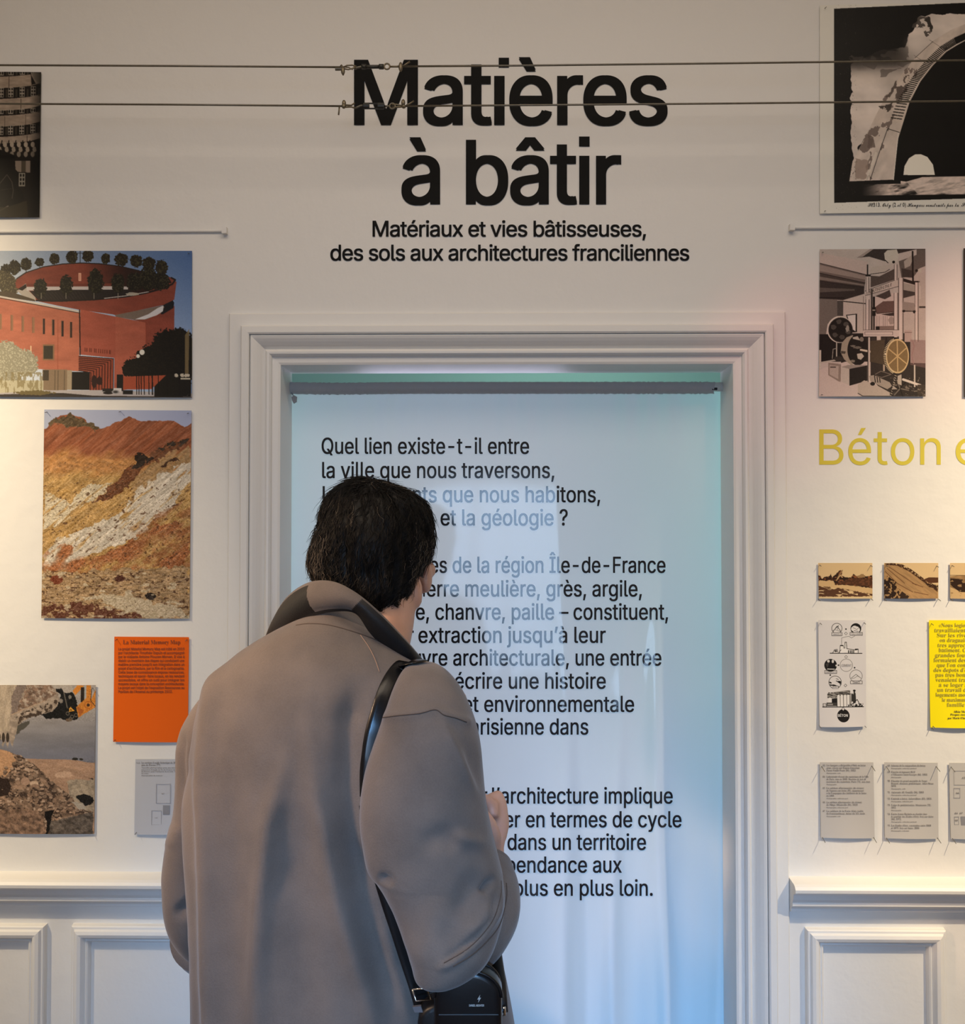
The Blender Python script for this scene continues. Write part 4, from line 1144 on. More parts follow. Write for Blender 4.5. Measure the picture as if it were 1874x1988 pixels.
def text_geo(body, font=None, bold=0.0, res=3, track=1.0):
    """flat letters: the outlines are taken as curves, triangulated, and kept where the winding is not zero"""
    cu = bpy.data.curves.new('lettering', 'FONT')
    cu.body = body
    cu.size = 1.0
    cu.resolution_u = res
    cu.fill_mode = 'NONE' if hasattr(cu, 'fill_mode') else cu.fill_mode
    cu.space_character = track
    if font is not None:
        cu.font = font
    o = bpy.data.objects.new('lettering', cu)
    C.objects.link(o)
    dg = bpy.context.evaluated_depsgraph_get()
    dg.update()
    me = bpy.data.meshes.new_from_object(o.evaluated_get(dg))
    v = np.array([tuple(q.co)[:2] for q in me.vertices]) if len(me.vertices) else np.zeros((0, 2))
    e = np.array([tuple(q.vertices) for q in me.edges]) if len(me.edges) else np.zeros((0, 2), int)
    bpy.data.objects.remove(o)
    bpy.data.curves.remove(cu)
    bpy.data.meshes.remove(me)
    if not len(e):
        return v[:0], []
    # walk the loops so that every outline keeps one direction
    nb = {}
    for a, b in e:
        nb.setdefault(int(a), []).append(int(b))
        nb.setdefault(int(b), []).append(int(a))
    seen, segs, groups = set(), [], []
    for st_ in range(len(v)):
        if st_ in seen or st_ not in nb:
            continue
        loop, cur, prev = [st_], st_, None
        seen.add(st_)
        nxt = st_ + 1 if st_ + 1 in nb[st_] else nb[st_][0]
        while nxt != st_ and nxt not in seen:
            loop.append(nxt)
            seen.add(nxt)
            prev, cur = cur, nxt
            opts = [q for q in nb[cur] if q != prev]
            nxt = opts[0] if opts else st_
        L = np.array(loop)
        groups.append(L)
        segs.append(np.stack([L, np.roll(L, -1)], 1))
    S = np.concatenate(segs)
    from mathutils.geometry import delaunay_2d_cdt
    ov, oe, of, *_ = delaunay_2d_cdt([Vector(p) for p in v], [tuple(int(q) for q in p) for p in S], [], 0, 1e-5)
    ov = np.array([tuple(p) for p in ov])
    T = np.array([f for f in of if len(f) == 3])
    cen = ov[T].mean(1)
    A, B = v[S[:, 0]], v[S[:, 1]]
    keep = np.zeros(len(T), bool)
    for k0 in range(0, len(T), 2000):
        c_ = cen[k0:k0 + 2000]
        y = c_[:, 1:2]
        up_ = (A[None, :, 1] <= y) & (B[None, :, 1] > y)
        dn_ = (A[None, :, 1] > y) & (B[None, :, 1] <= y)
        side = (B[None, :, 0] - A[None, :, 0]) * (y - A[None, :, 1]) - (c_[:, 0:1] - A[None, :, 0]) * (B[None, :, 1] - A[None, :, 1])
        w_ = (up_ & (side > 0)).sum(1) - (dn_ & (side < 0)).sum(1)
        keep[k0:k0 + 2000] = w_ != 0
    return ov, [tuple(t) for t in T[keep]]


def refine(v, f, L):
    """cut long edges so that printed letters can follow the cloth"""
    bm = bmesh.new()
    vv = [bm.verts.new((a, b, 0)) for a, b in v]
    for ff in f:
        try:
            bm.faces.new([vv[i] for i in ff])
        except ValueError:
            pass
    for _ in range(3):
        bmesh.ops.triangulate(bm, faces=bm.faces[:])
        es = [e for e in bm.edges if e.calc_length() > L]
        if not es:
            break
        bmesh.ops.subdivide_edges(bm, edges=es, cuts=1)
    bm.verts.index_update()
    v2 = np.array([tuple(q.co)[:2] for q in bm.verts])
    f2 = [tuple(q.index for q in ff.verts) for ff in bm.faces]
    bm.free()
    return v2, f2


cy_fun = None


def lettering(name, items, mat, Yf, parent=None, font='sans', em=40, bold=0.0, res=3, track=1.0, squares=()):
    """items: (text, left px, right px or None, baseline px, em px or None); Yf gives the depth under each point"""
    m_v, m_f = [], []
    for it in items:
        body, x0, x1, base, e = (list(it) + [None])[:5]
        e = e or em
        v, f = text_geo(body, FONT_SANS if font == 'sans' else None, bold, res, track)
        if not len(v):
            continue
        if font == 'sans':
            v = v * SANS_EM
        if Yf is cy_fun:
            v, f = refine(v, f, .16)
        lo, hi = v[:, 0].min(), v[:, 0].max()
        if x0 is None:                                        # right-aligned at its natural width
            sx = e
            x0 = x1 - (hi - lo) * sx
        else:
            sx = (x1 - x0) / (hi - lo) if x1 is not None else e
        px = x0 + (v[:, 0] - lo) * sx
        py = base - v[:, 1] * e
        Y = Yf(px, py) if callable(Yf) else np.full(len(px), Yf)
        shifts = [(0, 0)]
        if bold:                                              # a heavier weight: the outline widened by shifted copies
            shifts += [(dx_ * bold * e, dy_ * bold * e * .6) for dx_, dy_ in ((1, 1), (-1, 1), (1, -1), (-1, -1))]
        for q_, (sx_, sy_) in enumerate(shifts):
            b = len(m_v)
            m_v += [tuple(q) for q in Pn(px + sx_, py + sy_, Y - q_ * .00003)]
            m_f += [tuple(i + b for i in ff) for ff in f]
    for ax, ay, bx, by in squares:                            # square dots
        b = len(m_v)
        m_v += [tuple(P(x, y, Yf)) for x, y in ((ax, by), (bx, by), (bx, ay), (ax, ay))]
        m_f.append((b, b + 1, b + 2, b + 3))
    me = mesh_from(m_v, m_f, smooth=False)
    return obj(name, me, mat, parent)


t = lettering('wall_lettering', [('Matıères', 690.5, 1293.5, 241, 175), ('à bâtır', 782.5, 1203.5, 395, 173)], M_black, -.0015, bold=.017, res=10, track=.955,
              squares=[(968.5, 112, 988.5, 131), (1124.5, 265, 1145, 284.5)])
tag(t, 'large black two-line exhibition title lettered on the wall above the doorway', 'lettering')
t = lettering('wall_lettering', [('Matériaux et vies bâtisseuses,', 724, 1254, 459, 43), ('des sols aux architectures franciliennes', 642, 1338, 505.5, 43)], M_black, -.0015, bold=.014, res=5, track=.95)
tag(t, 'smaller black two-line subtitle lettered below the big title', 'lettering')
t = lettering('wall_lettering', [('Béton', 1591, 1827, 902, 97), ('e', 1856, 1906, 902, 97)], M_yellowvinyl, -.0006, res=10)
tag(t, 'yellow lettering on the wall under the hydraulic press photo', 'lettering')

# ------------------------------------------------------------------ curtain in the doorway
CY = .118
FOLDS = [(585, 590, 14, .006), (640, 650, 30, -.003), (760, 770, 40, .003), (905, 1000, 34, .003), (1010, 975, 26, .004), (1085, 1100, 20, .010), (1120, 1135, 14, -.004),
         (1180, 1200, 24, .006), (1218, 1190, 14, .007), (1270, 1288, 16, .011), (1300, 1262, 22, .006), (1345, 1330, 26, -.005), (1385, 1395, 14, .005)]


def curtain_y(px, py):
    px, py = np.asarray(px, float), np.asarray(py, float)
    v = np.clip((py - 765) / 1235, 0, 1.6)
    y = CY + .003 * np.sin(px / 47.0) * v
    for a, b, w, d in FOLDS:
        c = a + (b - a) * v + 7 * np.sin(v * 7 + a)
        y = y - d * (.06 + .94 * np.clip((v - .33) / .42, 0, 1) + .7 * np.clip((v - .72) / .2, 0, 1)) * np.exp(-((px - c) / w) ** 2)
    y = y - .0035 * np.clip(1 - v * 9, 0, 1) * np.sin(px / 9.0 + 2 * np.sin(px / 40.0)) * .5
    return y


k = NT('curtain_cloth')
b_ = k.b
b_.inputs['Base Color'].default_value = (.80, .81, .83, 1)
b_.inputs['Roughness'].default_value = .5
b_.inputs['Specular IOR Level'].default_value = .15
b_.inputs['Coat Weight'].default_value = .8
b_.inputs['Coat Roughness'].default_value = .07
tr = k.n('ShaderNodeBsdfTranslucent')
tr.inputs['Color'].default_value = (.82, .84, .86, 1)
mx = k.n('ShaderNodeMixShader')
mx.inputs[0].default_value = .55
k.l(b_.outputs[0], mx.inputs[1])
k.l(tr.outputs[0], mx.inputs[2])
k.l(mx.outputs[0], k.t.nodes['Material Output'].inputs['Surface'])
M_curtain = k.m
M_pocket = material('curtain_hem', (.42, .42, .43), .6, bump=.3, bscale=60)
M_rod = material('rod_enamel', (.74, .74, .72), .4)
M_hole = material('dark_hole', (.02, .02, .02), .7)

ctop = P(985, 764, CY)
curtain = empty('door_curtain', (ctop.x, CY, .03))
tag(curtain, 'white printed curtain with long black text hanging in the doorway', 'curtain')
xs = np.linspace(559, 1410, 262)
ys = np.concatenate([np.linspace(748, 800, 14), np.linspace(806, 2000, 150), np.linspace(2020, 2680, 30)])
XX, YY = np.meshgrid(xs, ys)
obj('cloth', grid_mesh(Pn(XX, YY, curtain_y(XX, YY))), M_curtain, curtain)
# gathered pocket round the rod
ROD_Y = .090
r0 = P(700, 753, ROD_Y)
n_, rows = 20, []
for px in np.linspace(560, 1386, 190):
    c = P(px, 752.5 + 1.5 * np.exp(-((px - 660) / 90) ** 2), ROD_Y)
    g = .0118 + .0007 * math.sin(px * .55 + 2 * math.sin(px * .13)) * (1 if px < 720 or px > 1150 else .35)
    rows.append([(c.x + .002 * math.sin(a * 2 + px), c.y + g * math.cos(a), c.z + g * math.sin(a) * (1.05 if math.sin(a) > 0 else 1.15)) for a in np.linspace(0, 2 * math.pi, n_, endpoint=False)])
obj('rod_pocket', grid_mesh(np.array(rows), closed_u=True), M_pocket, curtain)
m = MB()
a = P(566, 762, ROD_Y - .014)
m.tube([a, P(570, 769, ROD_Y - .014)], .0012, 6)
m.prism([(P(x, y, 0.07).x, P(x, y, 0.07).z) for x, y in ((566, 771), (571, 767), (576, 770), (575, 780), (570, 783), (567, 777))], .070, .076)
m.build('cord_tab', material('grey_tab', (.26, .26, .28), .6), curtain)

rod = empty('curtain_rod', (P(560, 753, ROD_Y).x, ROD_Y, P(985, 753, ROD_Y).z))
tag(rod, 'white curtain rod across the top of the doorway', 'rod')
m = MB()
m.tube([P(553.5, 753, ROD_Y), P(1414, 751, ROD_Y)], .0098, 16)
m.build('pole', M_rod, rod, True)
m = MB(); m.tube([P(1406, 751, ROD_Y), P(1414, 751, ROD_Y)], .0125, 16); m.build('end_cap', M_rod, rod)
m = MB(); m.tube([P(553.5, 753, ROD_Y), P(558, 753, ROD_Y)], .0125, 16); m.build('end_cap', M_rod, rod)
m = MB()
for (x0, x1, y0, y1) in ((1383, 1393, 752.5, 757),):
    a, b = P(x0, y0, ROD_Y - .0102), P(x1, y1, ROD_Y - .0102)
    m.box(a.x, b.x, ROD_Y - .0106, ROD_Y - .006, b.z, a.z)
m.build('slot', M_hole, rod)

cy = cy_fun = lambda px, py: curtain_y(px, py) - .0024
EM = 44
lettering('printed_paragraph', [
    ('Quel lien existe-t-il entre', 625, 1027, 881), ('la ville que nous traversons,', 626, 1076, 928),
    ('les bâtim', 627, 777, 975), ('ents que nous habitons,', 781, 1165, 975),
    ('l’architecture', 626, 840, 1020), ('et la géologie ?', 856, 1102, 1020)], M_text, cy, curtain, em=EM, bold=.012, res=4)
lettering('printed_paragraph', [
    ('Les ressourc', 626, 832, 1112), ('es de la région Île-de-France', 835, 1292, 1112),
    ('– craie, gypse, pi', 626, 825, 1158), ('erre meulière, grès, argile,', 829, 1246, 1158),
    ('sable, plâtr', 626, 804, 1203), ('e, chanvre, paille – constituent,', 808, 1297, 1203),
    ('depuis leu', 626, 789, 1248), ('r', 792, 803, 1248), ('extraction jusqu’à leur', 813, 1176, 1248),
    ('mise en œu', 626, 817, 1292), ('vre architecturale, une entrée', 820, 1284, 1292),
    ('possible pou', 626, 859, 1337), ('r écrire une histoire', 862, 1176, 1337),
    ('à la fois sociale', 626, 890, 1382), ('et environnementale', 900, 1231, 1382),
    ('de la métropole p', 626, 912, 1426), ('arisienne dans', 914, 1142, 1426)], M_text, cy, curtain, em=EM, bold=.012, res=4)
lettering('printed_paragraph', [
    ('Aujourd’hui, pense', 626, 934, 1560), ('r', 936, 946, 1560), ('l’architecture implique', 956, 1306, 1560),
    ('désormais de raisonn', 626, 978, 1606), ('er en termes de cycle', 980, 1323, 1606),
    ('de vie des matières', 626, 974, 1650), ('dans un territoire', 986, 1254, 1650), ('en limitant l’interdé', 626, 982, 1694), ('pendance aux', 984, 1207, 1694),
    ('ressources de', 626, 988, 1739), ('plus en plus loin.', 999, 1267, 1739)], M_text, cy, curtain, em=EM, bold=.012, res=4)

# ------------------------------------------------------------------ small print on the sheets
def zf(k, ox, oy):
    return lambda x, y: (ox + x / k, oy + y / k)


def on(obj_, d=.0009):
    """depth function just in front of a sheet"""
    bm = bmesh.new()
    bm.from_mesh(obj_.data)
    tr_ = BVHTree.FromBMesh(bm)
    bm.free()
    cache = {}

    def f(px, py):
        out = []
        for a, b in zip(px, py):
            q = P(a, b, -.02)
            hit = tr_.ray_cast(CAM, (q - CAM).normalized())
            out.append((hit[0].y if hit[0] else -.004) - d)
        return np.array(out)
    return f


M_ink = material('print_ink', (.03, .028, .028), .6)
M_greyink = material('grey_ink', (.16, .15, .15), .6)
M_brownink = material('brown_ink', (.22, .045, .012), .6)
M_oliveink = material('olive_ink', (.40, .34, .035), .6)

c = zf(3.904, 0, 1200)
ol = ['Le projet Material Memory Map est initié en 2019', 'par l’architecte Timothée Gapuin et accompagné', 'par le vidéaste Antoine Plouzen Morvan. Il vise à',
      'établir un inventaire des étapes qui conduisent une', 'matière première jusqu’à son intégration dans un', 'projet d’architecture, par le film et la cartographie.',
      'Cette base de connaissance expose ressources,', 'techniques et savoir-faire locaux, en les rendant', 'accessibles, et offre un outil pour intégrer les',
      'moyens locaux dans la conception architecturale.', 'Le projet est l’objet de l’exposition Ressources au', 'Pavillon de l’Arsenal au printemps 2022.']
f_ = on(orange_sheet)
lettering('printed_heading', [(serif('La Material Memory Map'), c(932, 0)[0], c(1366, 0)[0], c(0, 197)[1], 11.5)], M_brownink, f_, orange_sheet, font='serif', res=2)
lettering('printed_text', [(s, 229.8, 229.8 + (128 if i < 11 else 105), c(0, 243 + i * 29.4)[1], 7.2) for i, s in enumerate(ol)], M_brownink, f_, orange_sheet, bold=.02, res=1)

f_ = on(grey_sheet)
lettering('printed_text', [('166', 265, 272, 1482.5, 4.6), (serif('La carriere d’argile historique de Morains'), 274.5, 352, 1482.5, 5.4), (serif('pres de Provins (77).'), 274.5, 312, 1487, 5.2),
                           (serif('Nouvelles photographies pour une histoire'), 274.5, 346, 1491.5, 3.2), (serif('extraction d’argile en Île-de-France sur le site'), 274.5, 353, 1495.5, 3.2),
                           (serif('de Provins pour l’industrie de la tuile, 2021'), 274.5, 347, 1499, 3.2), (serif('en cours.'), 274.5, 289, 1502.5, 3.0), (serif('Photographie de l’auteur'), 274.5, 316, 1506.5, 2.6),
                           ('167', 314, 319, 1542, 3.6), ('165', 301, 306, 1589, 3.6)], M_greyink, f_, grey_sheet, font='serif', res=1)


def boxes(parent, rects, w, fills=(), f=None):
    m = MB()
    y = parent.data.vertices[0].co.y - .0010
    for x0, y0, x1, y1 in rects:
        for a, b, e, d_ in ((x0, y0, x1, y0 + w), (x0, y1 - w, x1, y1), (x0, y0, x0 + w, y1), (x1 - w, y0, x1, y1)):
            q, r = P(a, b, y), P(e, d_, y)
            m.box(q.x, r.x, y - .0002, y, r.z, q.z)
    o = m.build('printed_frames', M_lightink, parent)
    if fills:
        m = MB()
        for x0, y0, x1, y1 in fills:
            q, r = P(x0, y0, y), P(x1, y1, y)
            m.box(q.x, r.x, y - .0003, y, r.z, q.z)
        m.build('printed_block', M_blockink, parent)
    return o


M_lightink = material('light_ink', (.34, .33, .34), .6)
M_blockink = material('block_ink', (.25, .25, .27), .6)
boxes(grey_sheet, [(303, 1522, 331, 1559.5), (294, 1573.5, 313.5, 1601.5)], .7, [(316.5, 1563.5, 329.5, 1581.5)])

c = zf(5.231, 1550, 1060)
yl = [('«Nous logions dans', 1430, 822), ('travaillaient aux f', 1385, 873), ('Sur les rives de la', 1413, 923), ('on draguait du', 1440, 973), ('tres apprecie po', 1418, 1024), ('batiment. Cela', 1430, 1075),
      ('grandes fouilles,', 1392, 1126), ('formaient des esp', 1378, 1176), ('que l’on comblait', 1410, 1226), ('des depots d’ord', 1378, 1276), ('pas tres bon. Be', 1395, 1326),
      ('venaient travaill', 1398, 1376), ('a se loger aux al', 1430, 1427), ('un travail dur. L', 1413, 1478), ('logements mode', 1398, 1528), ('le maximum de', 1462, 1579), ('famille reste', 1512, 1630)]
items = []
for s, x, y in yl:
    x0 = c(x, 0)[0]
    items.append((serif(s), x0, x0 + len(s) * 4.75, c(0, y)[1], 11.0))
f_ = on(yellow_sheet)
lettering('printed_text', items, M_oliveink, f_, yellow_sheet, font='serif', res=2)
acc = [('`', 1473, 1024), ('´', 1580, 1024), ('´', 1640, 1024), ('ˆ', 1462, 1075), ('´', 1492, 1276), ('ˆ', 1540, 1276), ('`', 1510, 1326), ('`', 1440, 1427)]
lettering('printed_accents', [(s, c(x, 0)[0], None, c(0, y)[1] + .6, 10) for s, x, y in acc], M_oliveink, f_, yellow_sheet, font='serif', res=1)
lettering('printed_credit', [(serif('Albin Montes'), c(1580, 0)[0], 1885, c(0, 1692)[1], 6), (serif('Propos recueillis'), c(1548, 0)[0], 1889, c(0, 1722)[1], 6), (serif('par Marie Claire'), c(1520, 0)[0], 1880, c(0, 1757)[1], 6)], M_ink, f_, yellow_sheet, font='serif', res=1)

f_ = on(diagram)
lettering('printed_labels', [('ARGILE', c(356, 0)[0], c(440, 0)[0], c(0, 906)[1], 5.0), ('CALCAIRE', c(540, 0)[0], c(648, 0)[0], c(0, 902)[1], 5.0), ('CIMENT', c(440, 0)[0], c(544, 0)[0], c(0, 1224)[1], 6.4),
                             ('GRANULATS', c(280, 0)[0], c(386, 0)[0], c(0, 1289)[1], 5.0), ('SABLE', c(556, 0)[0], c(630, 0)[0], c(0, 1396)[1], 5.0), ('EAU', c(358, 0)[0], c(402, 0)[0], c(0, 1444)[1], 5.0)], M_greyink, f_, diagram, res=1)
lettering('printed_label', [('BÉTON', c(404, 0)[0], c(504, 0)[0], c(0, 1734)[1], 7.0)], material('white_ink', (.72, .71, .70), .6), f_, diagram, res=1, bold=.02)

c = zf(3.627, 1550, 1440)
A = [[('63', ['Les hangars a dirigeables d’Orly en beton', 'arme, concus par Eugene Freyssinet.', 'Paray-Vieille-Poste (91), 1922.'], 172, 476), ('64', ['Laboratoire d’essai des materiaux de la Ville', 'de Paris, cree en 1868. Machine de test de', 'resistance des materiaux. Paris (75), non date.'], 252, 510),
      ('65', ['La sabliere alluvionnaire (de riviere)', 'de Vigneux-sur-Seine (91), appartenant', 'a la Compagnie des Sablieres de la Seine,', 'en 1908.'], 332, 484), ('66', ['La sabliere alluvionnaire (de riviere)', 'de l’Orge. Ollainville (91), 1950.'], 432, 448), ('67', ['La sabliere de la Ferte-Alais (sable', 'de Fontainebleau), debut du XX siecle.'], 494, 474)],
     [('68', ['Schema de la composition du beton.'], 174, 900), ('69', ['Chantier de logements HLM', 'a Villeneuve-Saint-Georges (94), 1950.'], 219, 912), ('70', ['Chantier du grand ensemble du Noyer-', 'Renard, elements prefabriques. Athis-Mons,', '1970.'], 282, 956), ('71', ['Autoroute A6. Gentilly (94), 1960.'], 362, 888),
      ('72', ['Centrale a beton. Aubervilliers (93), 1936.'], 407, 942), ('73', ['Usine de prefabrication. Montesson (78),', '1955.'], 452, 938), ('74', ['Centre Jeanne Hachette en chantier dans', 'le quartier des Etoiles d’Ivry. Ivry-sur-Seine', '(94), 1972.'], 515, 954), ('75', ['Les Etoiles d’Ivry, construites entre 1969', 'et 1975. Ivry-sur-Seine, 2004.'], 596, 936)]]
for o, blocks, xn, xt in zip(caps, A, (174, 630), (200, 656)):
    items = []
    for num, lines, y, xr in blocks:
        items.append((serif(num), c(xn, 0)[0], c(xn + 16, 0)[0], c(0, y)[1], 4.8))
        wmax = max(len(s) for s in lines)
        for i, s in enumerate(lines):
            items.append((serif(s), c(xt, 0)[0], c(xt, 0)[0] + (c(xr, 0)[0] - c(xt, 0)[0]) * len(s) / wmax, c(0, y + 18 * i)[1], 5.2))
        yb = y + 18 * len(lines) - 1
        s = 'Photographie, collection particuliere'[:14 + 5 * (len(lines[0]) % 5)]
        items.append((serif(s), c(xt, 0)[0], c(xt, 0)[0] + len(s) * 1.45, c(0, yb)[1], 3.0))
    lettering('printed_text', items, M_greyink, on(o), o, font='serif', res=1)
boxes(caps[2], [(c(1098, 0)[0], c(0, 203)[1], 1895, c(0, 304)[1]), (c(1097, 0)[0], c(0, 326)[1], 1865, c(0, 396)[1]), (c(1100, 0)[0], c(0, 527)[1], c(1132, 0)[0], c(0, 584)[1])], .7, [(c(1146, 0)[0], c(0, 526)[1], 1885, c(0, 590)[1])])
lettering('printed_text', [('63', c(1156, 0)[0], 1875, c(0, 260)[1], 4.8), ('64', c(1114, 0)[0], c(1134, 0)[0], c(0, 367)[1], 4.8), ('66', c(1104, 0)[0], c(1124, 0)[0], c(0, 509)[1], 4.8), ('67', c(1138, 0)[0], c(1158, 0)[0], c(0, 509)[1], 4.8), ('68', c(1104, 0)[0], c(1124, 0)[0], c(0, 560)[1], 4.8)], M_greyink, on(caps[2]), caps[2], res=1, bold=.02)

lettering('handwritten_caption', [(script('SE') + '313. ' + script('Orly') + ' (2 ' + script('et') + ' 0) ' + script('Hangars construits par la'), 1685.5, 1862, 401, 11), (script('Societe'), 1867, 1900, 400.5, 11)], M_ink, on(arch_poster), arch_poster, font='serif', res=2, bold=.004)

# ------------------------------------------------------------------ two tensioned steel wires in front of the wall
WY = -.13


def wire_thing(ya, yj0, yj1, yb, label):
    o = empty('steel_cable', P(720, yj0, WY))
    tag(o, label, 'cable', 'steel cables in front of the wall')
    for pts in ([(-700, ya - 4), (0, ya), (330, ya + 1.5), (668, yj0)], [(772, yj1), (1000, yj1 - 1.6), (1400, (yj1 + yb) / 2), (1874, yb), (2600, yb - 8)]):
        m = MB()
        m.tube([P(x, y, WY) for x, y in pts], .0019, 8)
        m.build('wire', M_steel, o, True)
    return o


def pt(x, y, d=0.0):
    return P(x, y, WY + d)


XA, ZA = Vector((1, 0, 0)), Vector((0, 0, 1))
px1 = 1.77 / FPX                                             # metres per photo pixel at the wires
w = wire_thing(126.5, 130.5, 129, 117, 'upper steel cable with a tube tensioner crossing the big title')
m = MB(); m.tube([pt(651, 134), pt(664, 134)], 3.2 * px1, 10); m.build('cable_end', M_steel, w)
m = MB(); m.ell(pt(666, 137), 4 * px1, 4 * px1, 9 * px1); m.tube([pt(662, 127), pt(668, 134)], 2.5 * px1, 8); m.tube([pt(666, 143), pt(666.5, 146)], 1.6 * px1, 8); m.build('clamp', M_brass, w, True)
m = MB()
m.tube([pt(666, 131), pt(674, 127), pt(684, 126.5), pt(692, 129)], 1.5 * px1, 8); m.tube([pt(666, 133), pt(676, 135), pt(684, 133), pt(692, 130)], 1.5 * px1, 8); m.tube([pt(670, 130), pt(678, 131), pt(684, 135), pt(690, 127)], 1.4 * px1, 8)
m.build('cable_loop', M_brass, w, True)
m = MB(); m.tube([pt(689, 134), pt(694, 131), pt(701, 129.5), pt(706, 130)], 2.2 * px1, 8); m.build('hook', M_steel, w, True)
m = MB()
m.tube([pt(704, 130), pt(742, 129.5)], 3.6 * px1, 14); m.tube([pt(702, 129.5), pt(711, 129.5)], 5 * px1, 6); m.tube([pt(736, 129.5), pt(745, 129.5)], 5 * px1, 6)
m.build('turnbuckle_body', M_darksteel, w, True)
m = MB(); m.ring(pt(751.5, 129), 5.6 * px1, 1.7 * px1, XA, ZA); m.tube([pt(757, 129.5), pt(776, 129.3)], 1.9 * px1, 8); m.build('eye_bolt', M_brass, w, True)
m = MB(); m.ell(pt(778, 130), 4.2 * px1, 4 * px1, 9.6 * px1); m.build('clamp', M_brass, w, True)
m = MB(); m.tube([pt(781, 130), pt(788, 125), pt(796, 119.5)], 1.9 * px1, 8); m.build('cable_end', M_brass, w, True)

w = wire_thing(201.5, 206, 206, 196, 'lower steel cable with an open frame tensioner crossing the big title')
m = MB(); m.tube([pt(659, 207), pt(658.5, 214), pt(657.5, 223)], 1.6 * px1, 8); m.build('cable_end', M_brass, w, True)
m = MB(); m.ell(pt(668, 200.5), 4 * px1, 4 * px1, 6.5 * px1); m.ell(pt(667.5, 206), 4.4 * px1, 4 * px1, 5 * px1); m.build('clamp', M_brass, w, True)
m = MB(); m.tube([pt(670, 204), pt(682, 204.5), pt(689, 200)], 1.7 * px1, 8); m.tube([pt(670, 208), pt(682, 207.5), pt(690, 210)], 1.7 * px1, 8); m.build('cable_loop', M_brass, w, True)
m = MB(); m.tube([pt(689, 210), pt(694, 208), pt(700, 205), pt(708, 205)], 1.8 * px1, 8); m.build('hook', M_steel, w, True)
m = MB()
m.tube([pt(706, 200.8), pt(746, 200.8)], 1.5 * px1, 6); m.tube([pt(706, 210.8), pt(746, 210.8)], 1.5 * px1, 6)
m.tube([pt(706, 205.8), pt(717, 205.8)], 5.4 * px1, 10); m.tube([pt(734, 205.8), pt(746, 205.8)], 5.4 * px1, 10)
m.build('turnbuckle_body', M_darksteel, w)
m = MB(); m.tube([pt(746, 206), pt(757, 206)], 1.9 * px1, 8); m.ring(pt(762, 206), 5.5 * px1, 1.6 * px1, XA, ZA); m.build('eye_bolt', M_steel, w, True)
m = MB(); m.tube([pt(760, 203), pt(770, 203), pt(783, 206)], 1.9 * px1, 8); m.tube([pt(760, 209), pt(770, 208), pt(783, 207)], 1.9 * px1, 8); m.build('cable_loop', M_brass, w, True)
m = MB(); m.ell(pt(783, 199.5), 4 * px1, 4 * px1, 7 * px1); m.ell(pt(784, 207), 4.4 * px1, 4 * px1, 3.6 * px1); m.build('clamp', M_brass, w, True)
m = MB(); m.tube([pt(787, 206), pt(796, 201), pt(804, 196)], 1.7 * px1, 8); m.build('cable_end', M_brass, w, True)
# ------------------------------------------------------------------ the visitor
def loft_px(levels, n=72, steps=8, ex=2.2, cap=True, skew=0.0):
    """levels: (py, left px, right px, centre depth, half depth): horizontal rings through the outline"""
    A = catmull(levels, steps)
    rows = []
    for py, L, R, Yc, ry in A:
        a, b = P(L, py, Yc), P(R, py, Yc)
        c, rx = (a + b) / 2, (b - a).length / 2
        ring = []
        sk = skew * min(max((py - 1650) / 250, 0), 1)
        for k in range(n):
            t = 2 * math.pi * k / n
            ct, st = math.cos(t), math.sin(t)
            ring.append((c.x + rx * math.copysign(abs(ct) ** (2 / ex), ct), Yc + sk * max(ct, 0) ** 1.5 + ry * math.copysign(abs(st) ** (2 / ex), st), c.z))
        rows.append(ring)
    return close_rows(np.array(rows)) if cap else np.array(rows)


def close_rows(R_):
    """add shrinking rings so both ends close"""
    t, b = R_[:1], R_[-1:]
    ct, cb = t.mean(1, keepdims=True), b.mean(1, keepdims=True)
    return np.concatenate([ct + (t - ct) * .02, ct + (t - ct) * .6, R_, cb + (b - cb) * .6, cb + (b - cb) * .02])


def tube_rows(path, rad, n=40, steps=6, flat=1.0, caps=True):
    A = catmull([list(p) + [r] for p, r in zip(path, rad)], steps)
    pts, rr = A[:, :3], A[:, 3]
    rows = []
    up = None
    for i in range(len(pts)):
        t = Vector(pts[min(i + 1, len(pts) - 1)] - pts[max(i - 1, 0)]).normalized()
        if up is None:
            up = Vector((0, 1, 0)) if abs(t.y) < .8 else Vector((0, 0, 1))
        a = t.cross(up).normalized()
        up = a.cross(t).normalized()
        rows.append([tuple(Vector(pts[i]) + (a * math.cos(q) + up * math.sin(q) * flat) * rr[i]) for q in np.linspace(0, 2 * math.pi, n, endpoint=False)])
    R_ = np.array(rows)
    return close_rows(R_) if caps else R_


def to_px(V):
    """photograph pixels of world points (for measuring the cloth only)"""
    d = np.asarray(V, float) - np.array(CAM)
    cy_, sy_ = math.cos(YAW), math.sin(YAW)
    x = cy_ * d[..., 0] + sy_ * d[..., 1]
    y = -sy_ * d[..., 0] + cy_ * d[..., 1]
    z = d[..., 2]
    cp, sp = math.cos(PITCH), math.sin(PITCH)
    dep = cp * y + sp * z
    upv = -sp * y + cp * z
    return W / 2 + FPX * x / dep, H / 2 - FPX * upv / dep


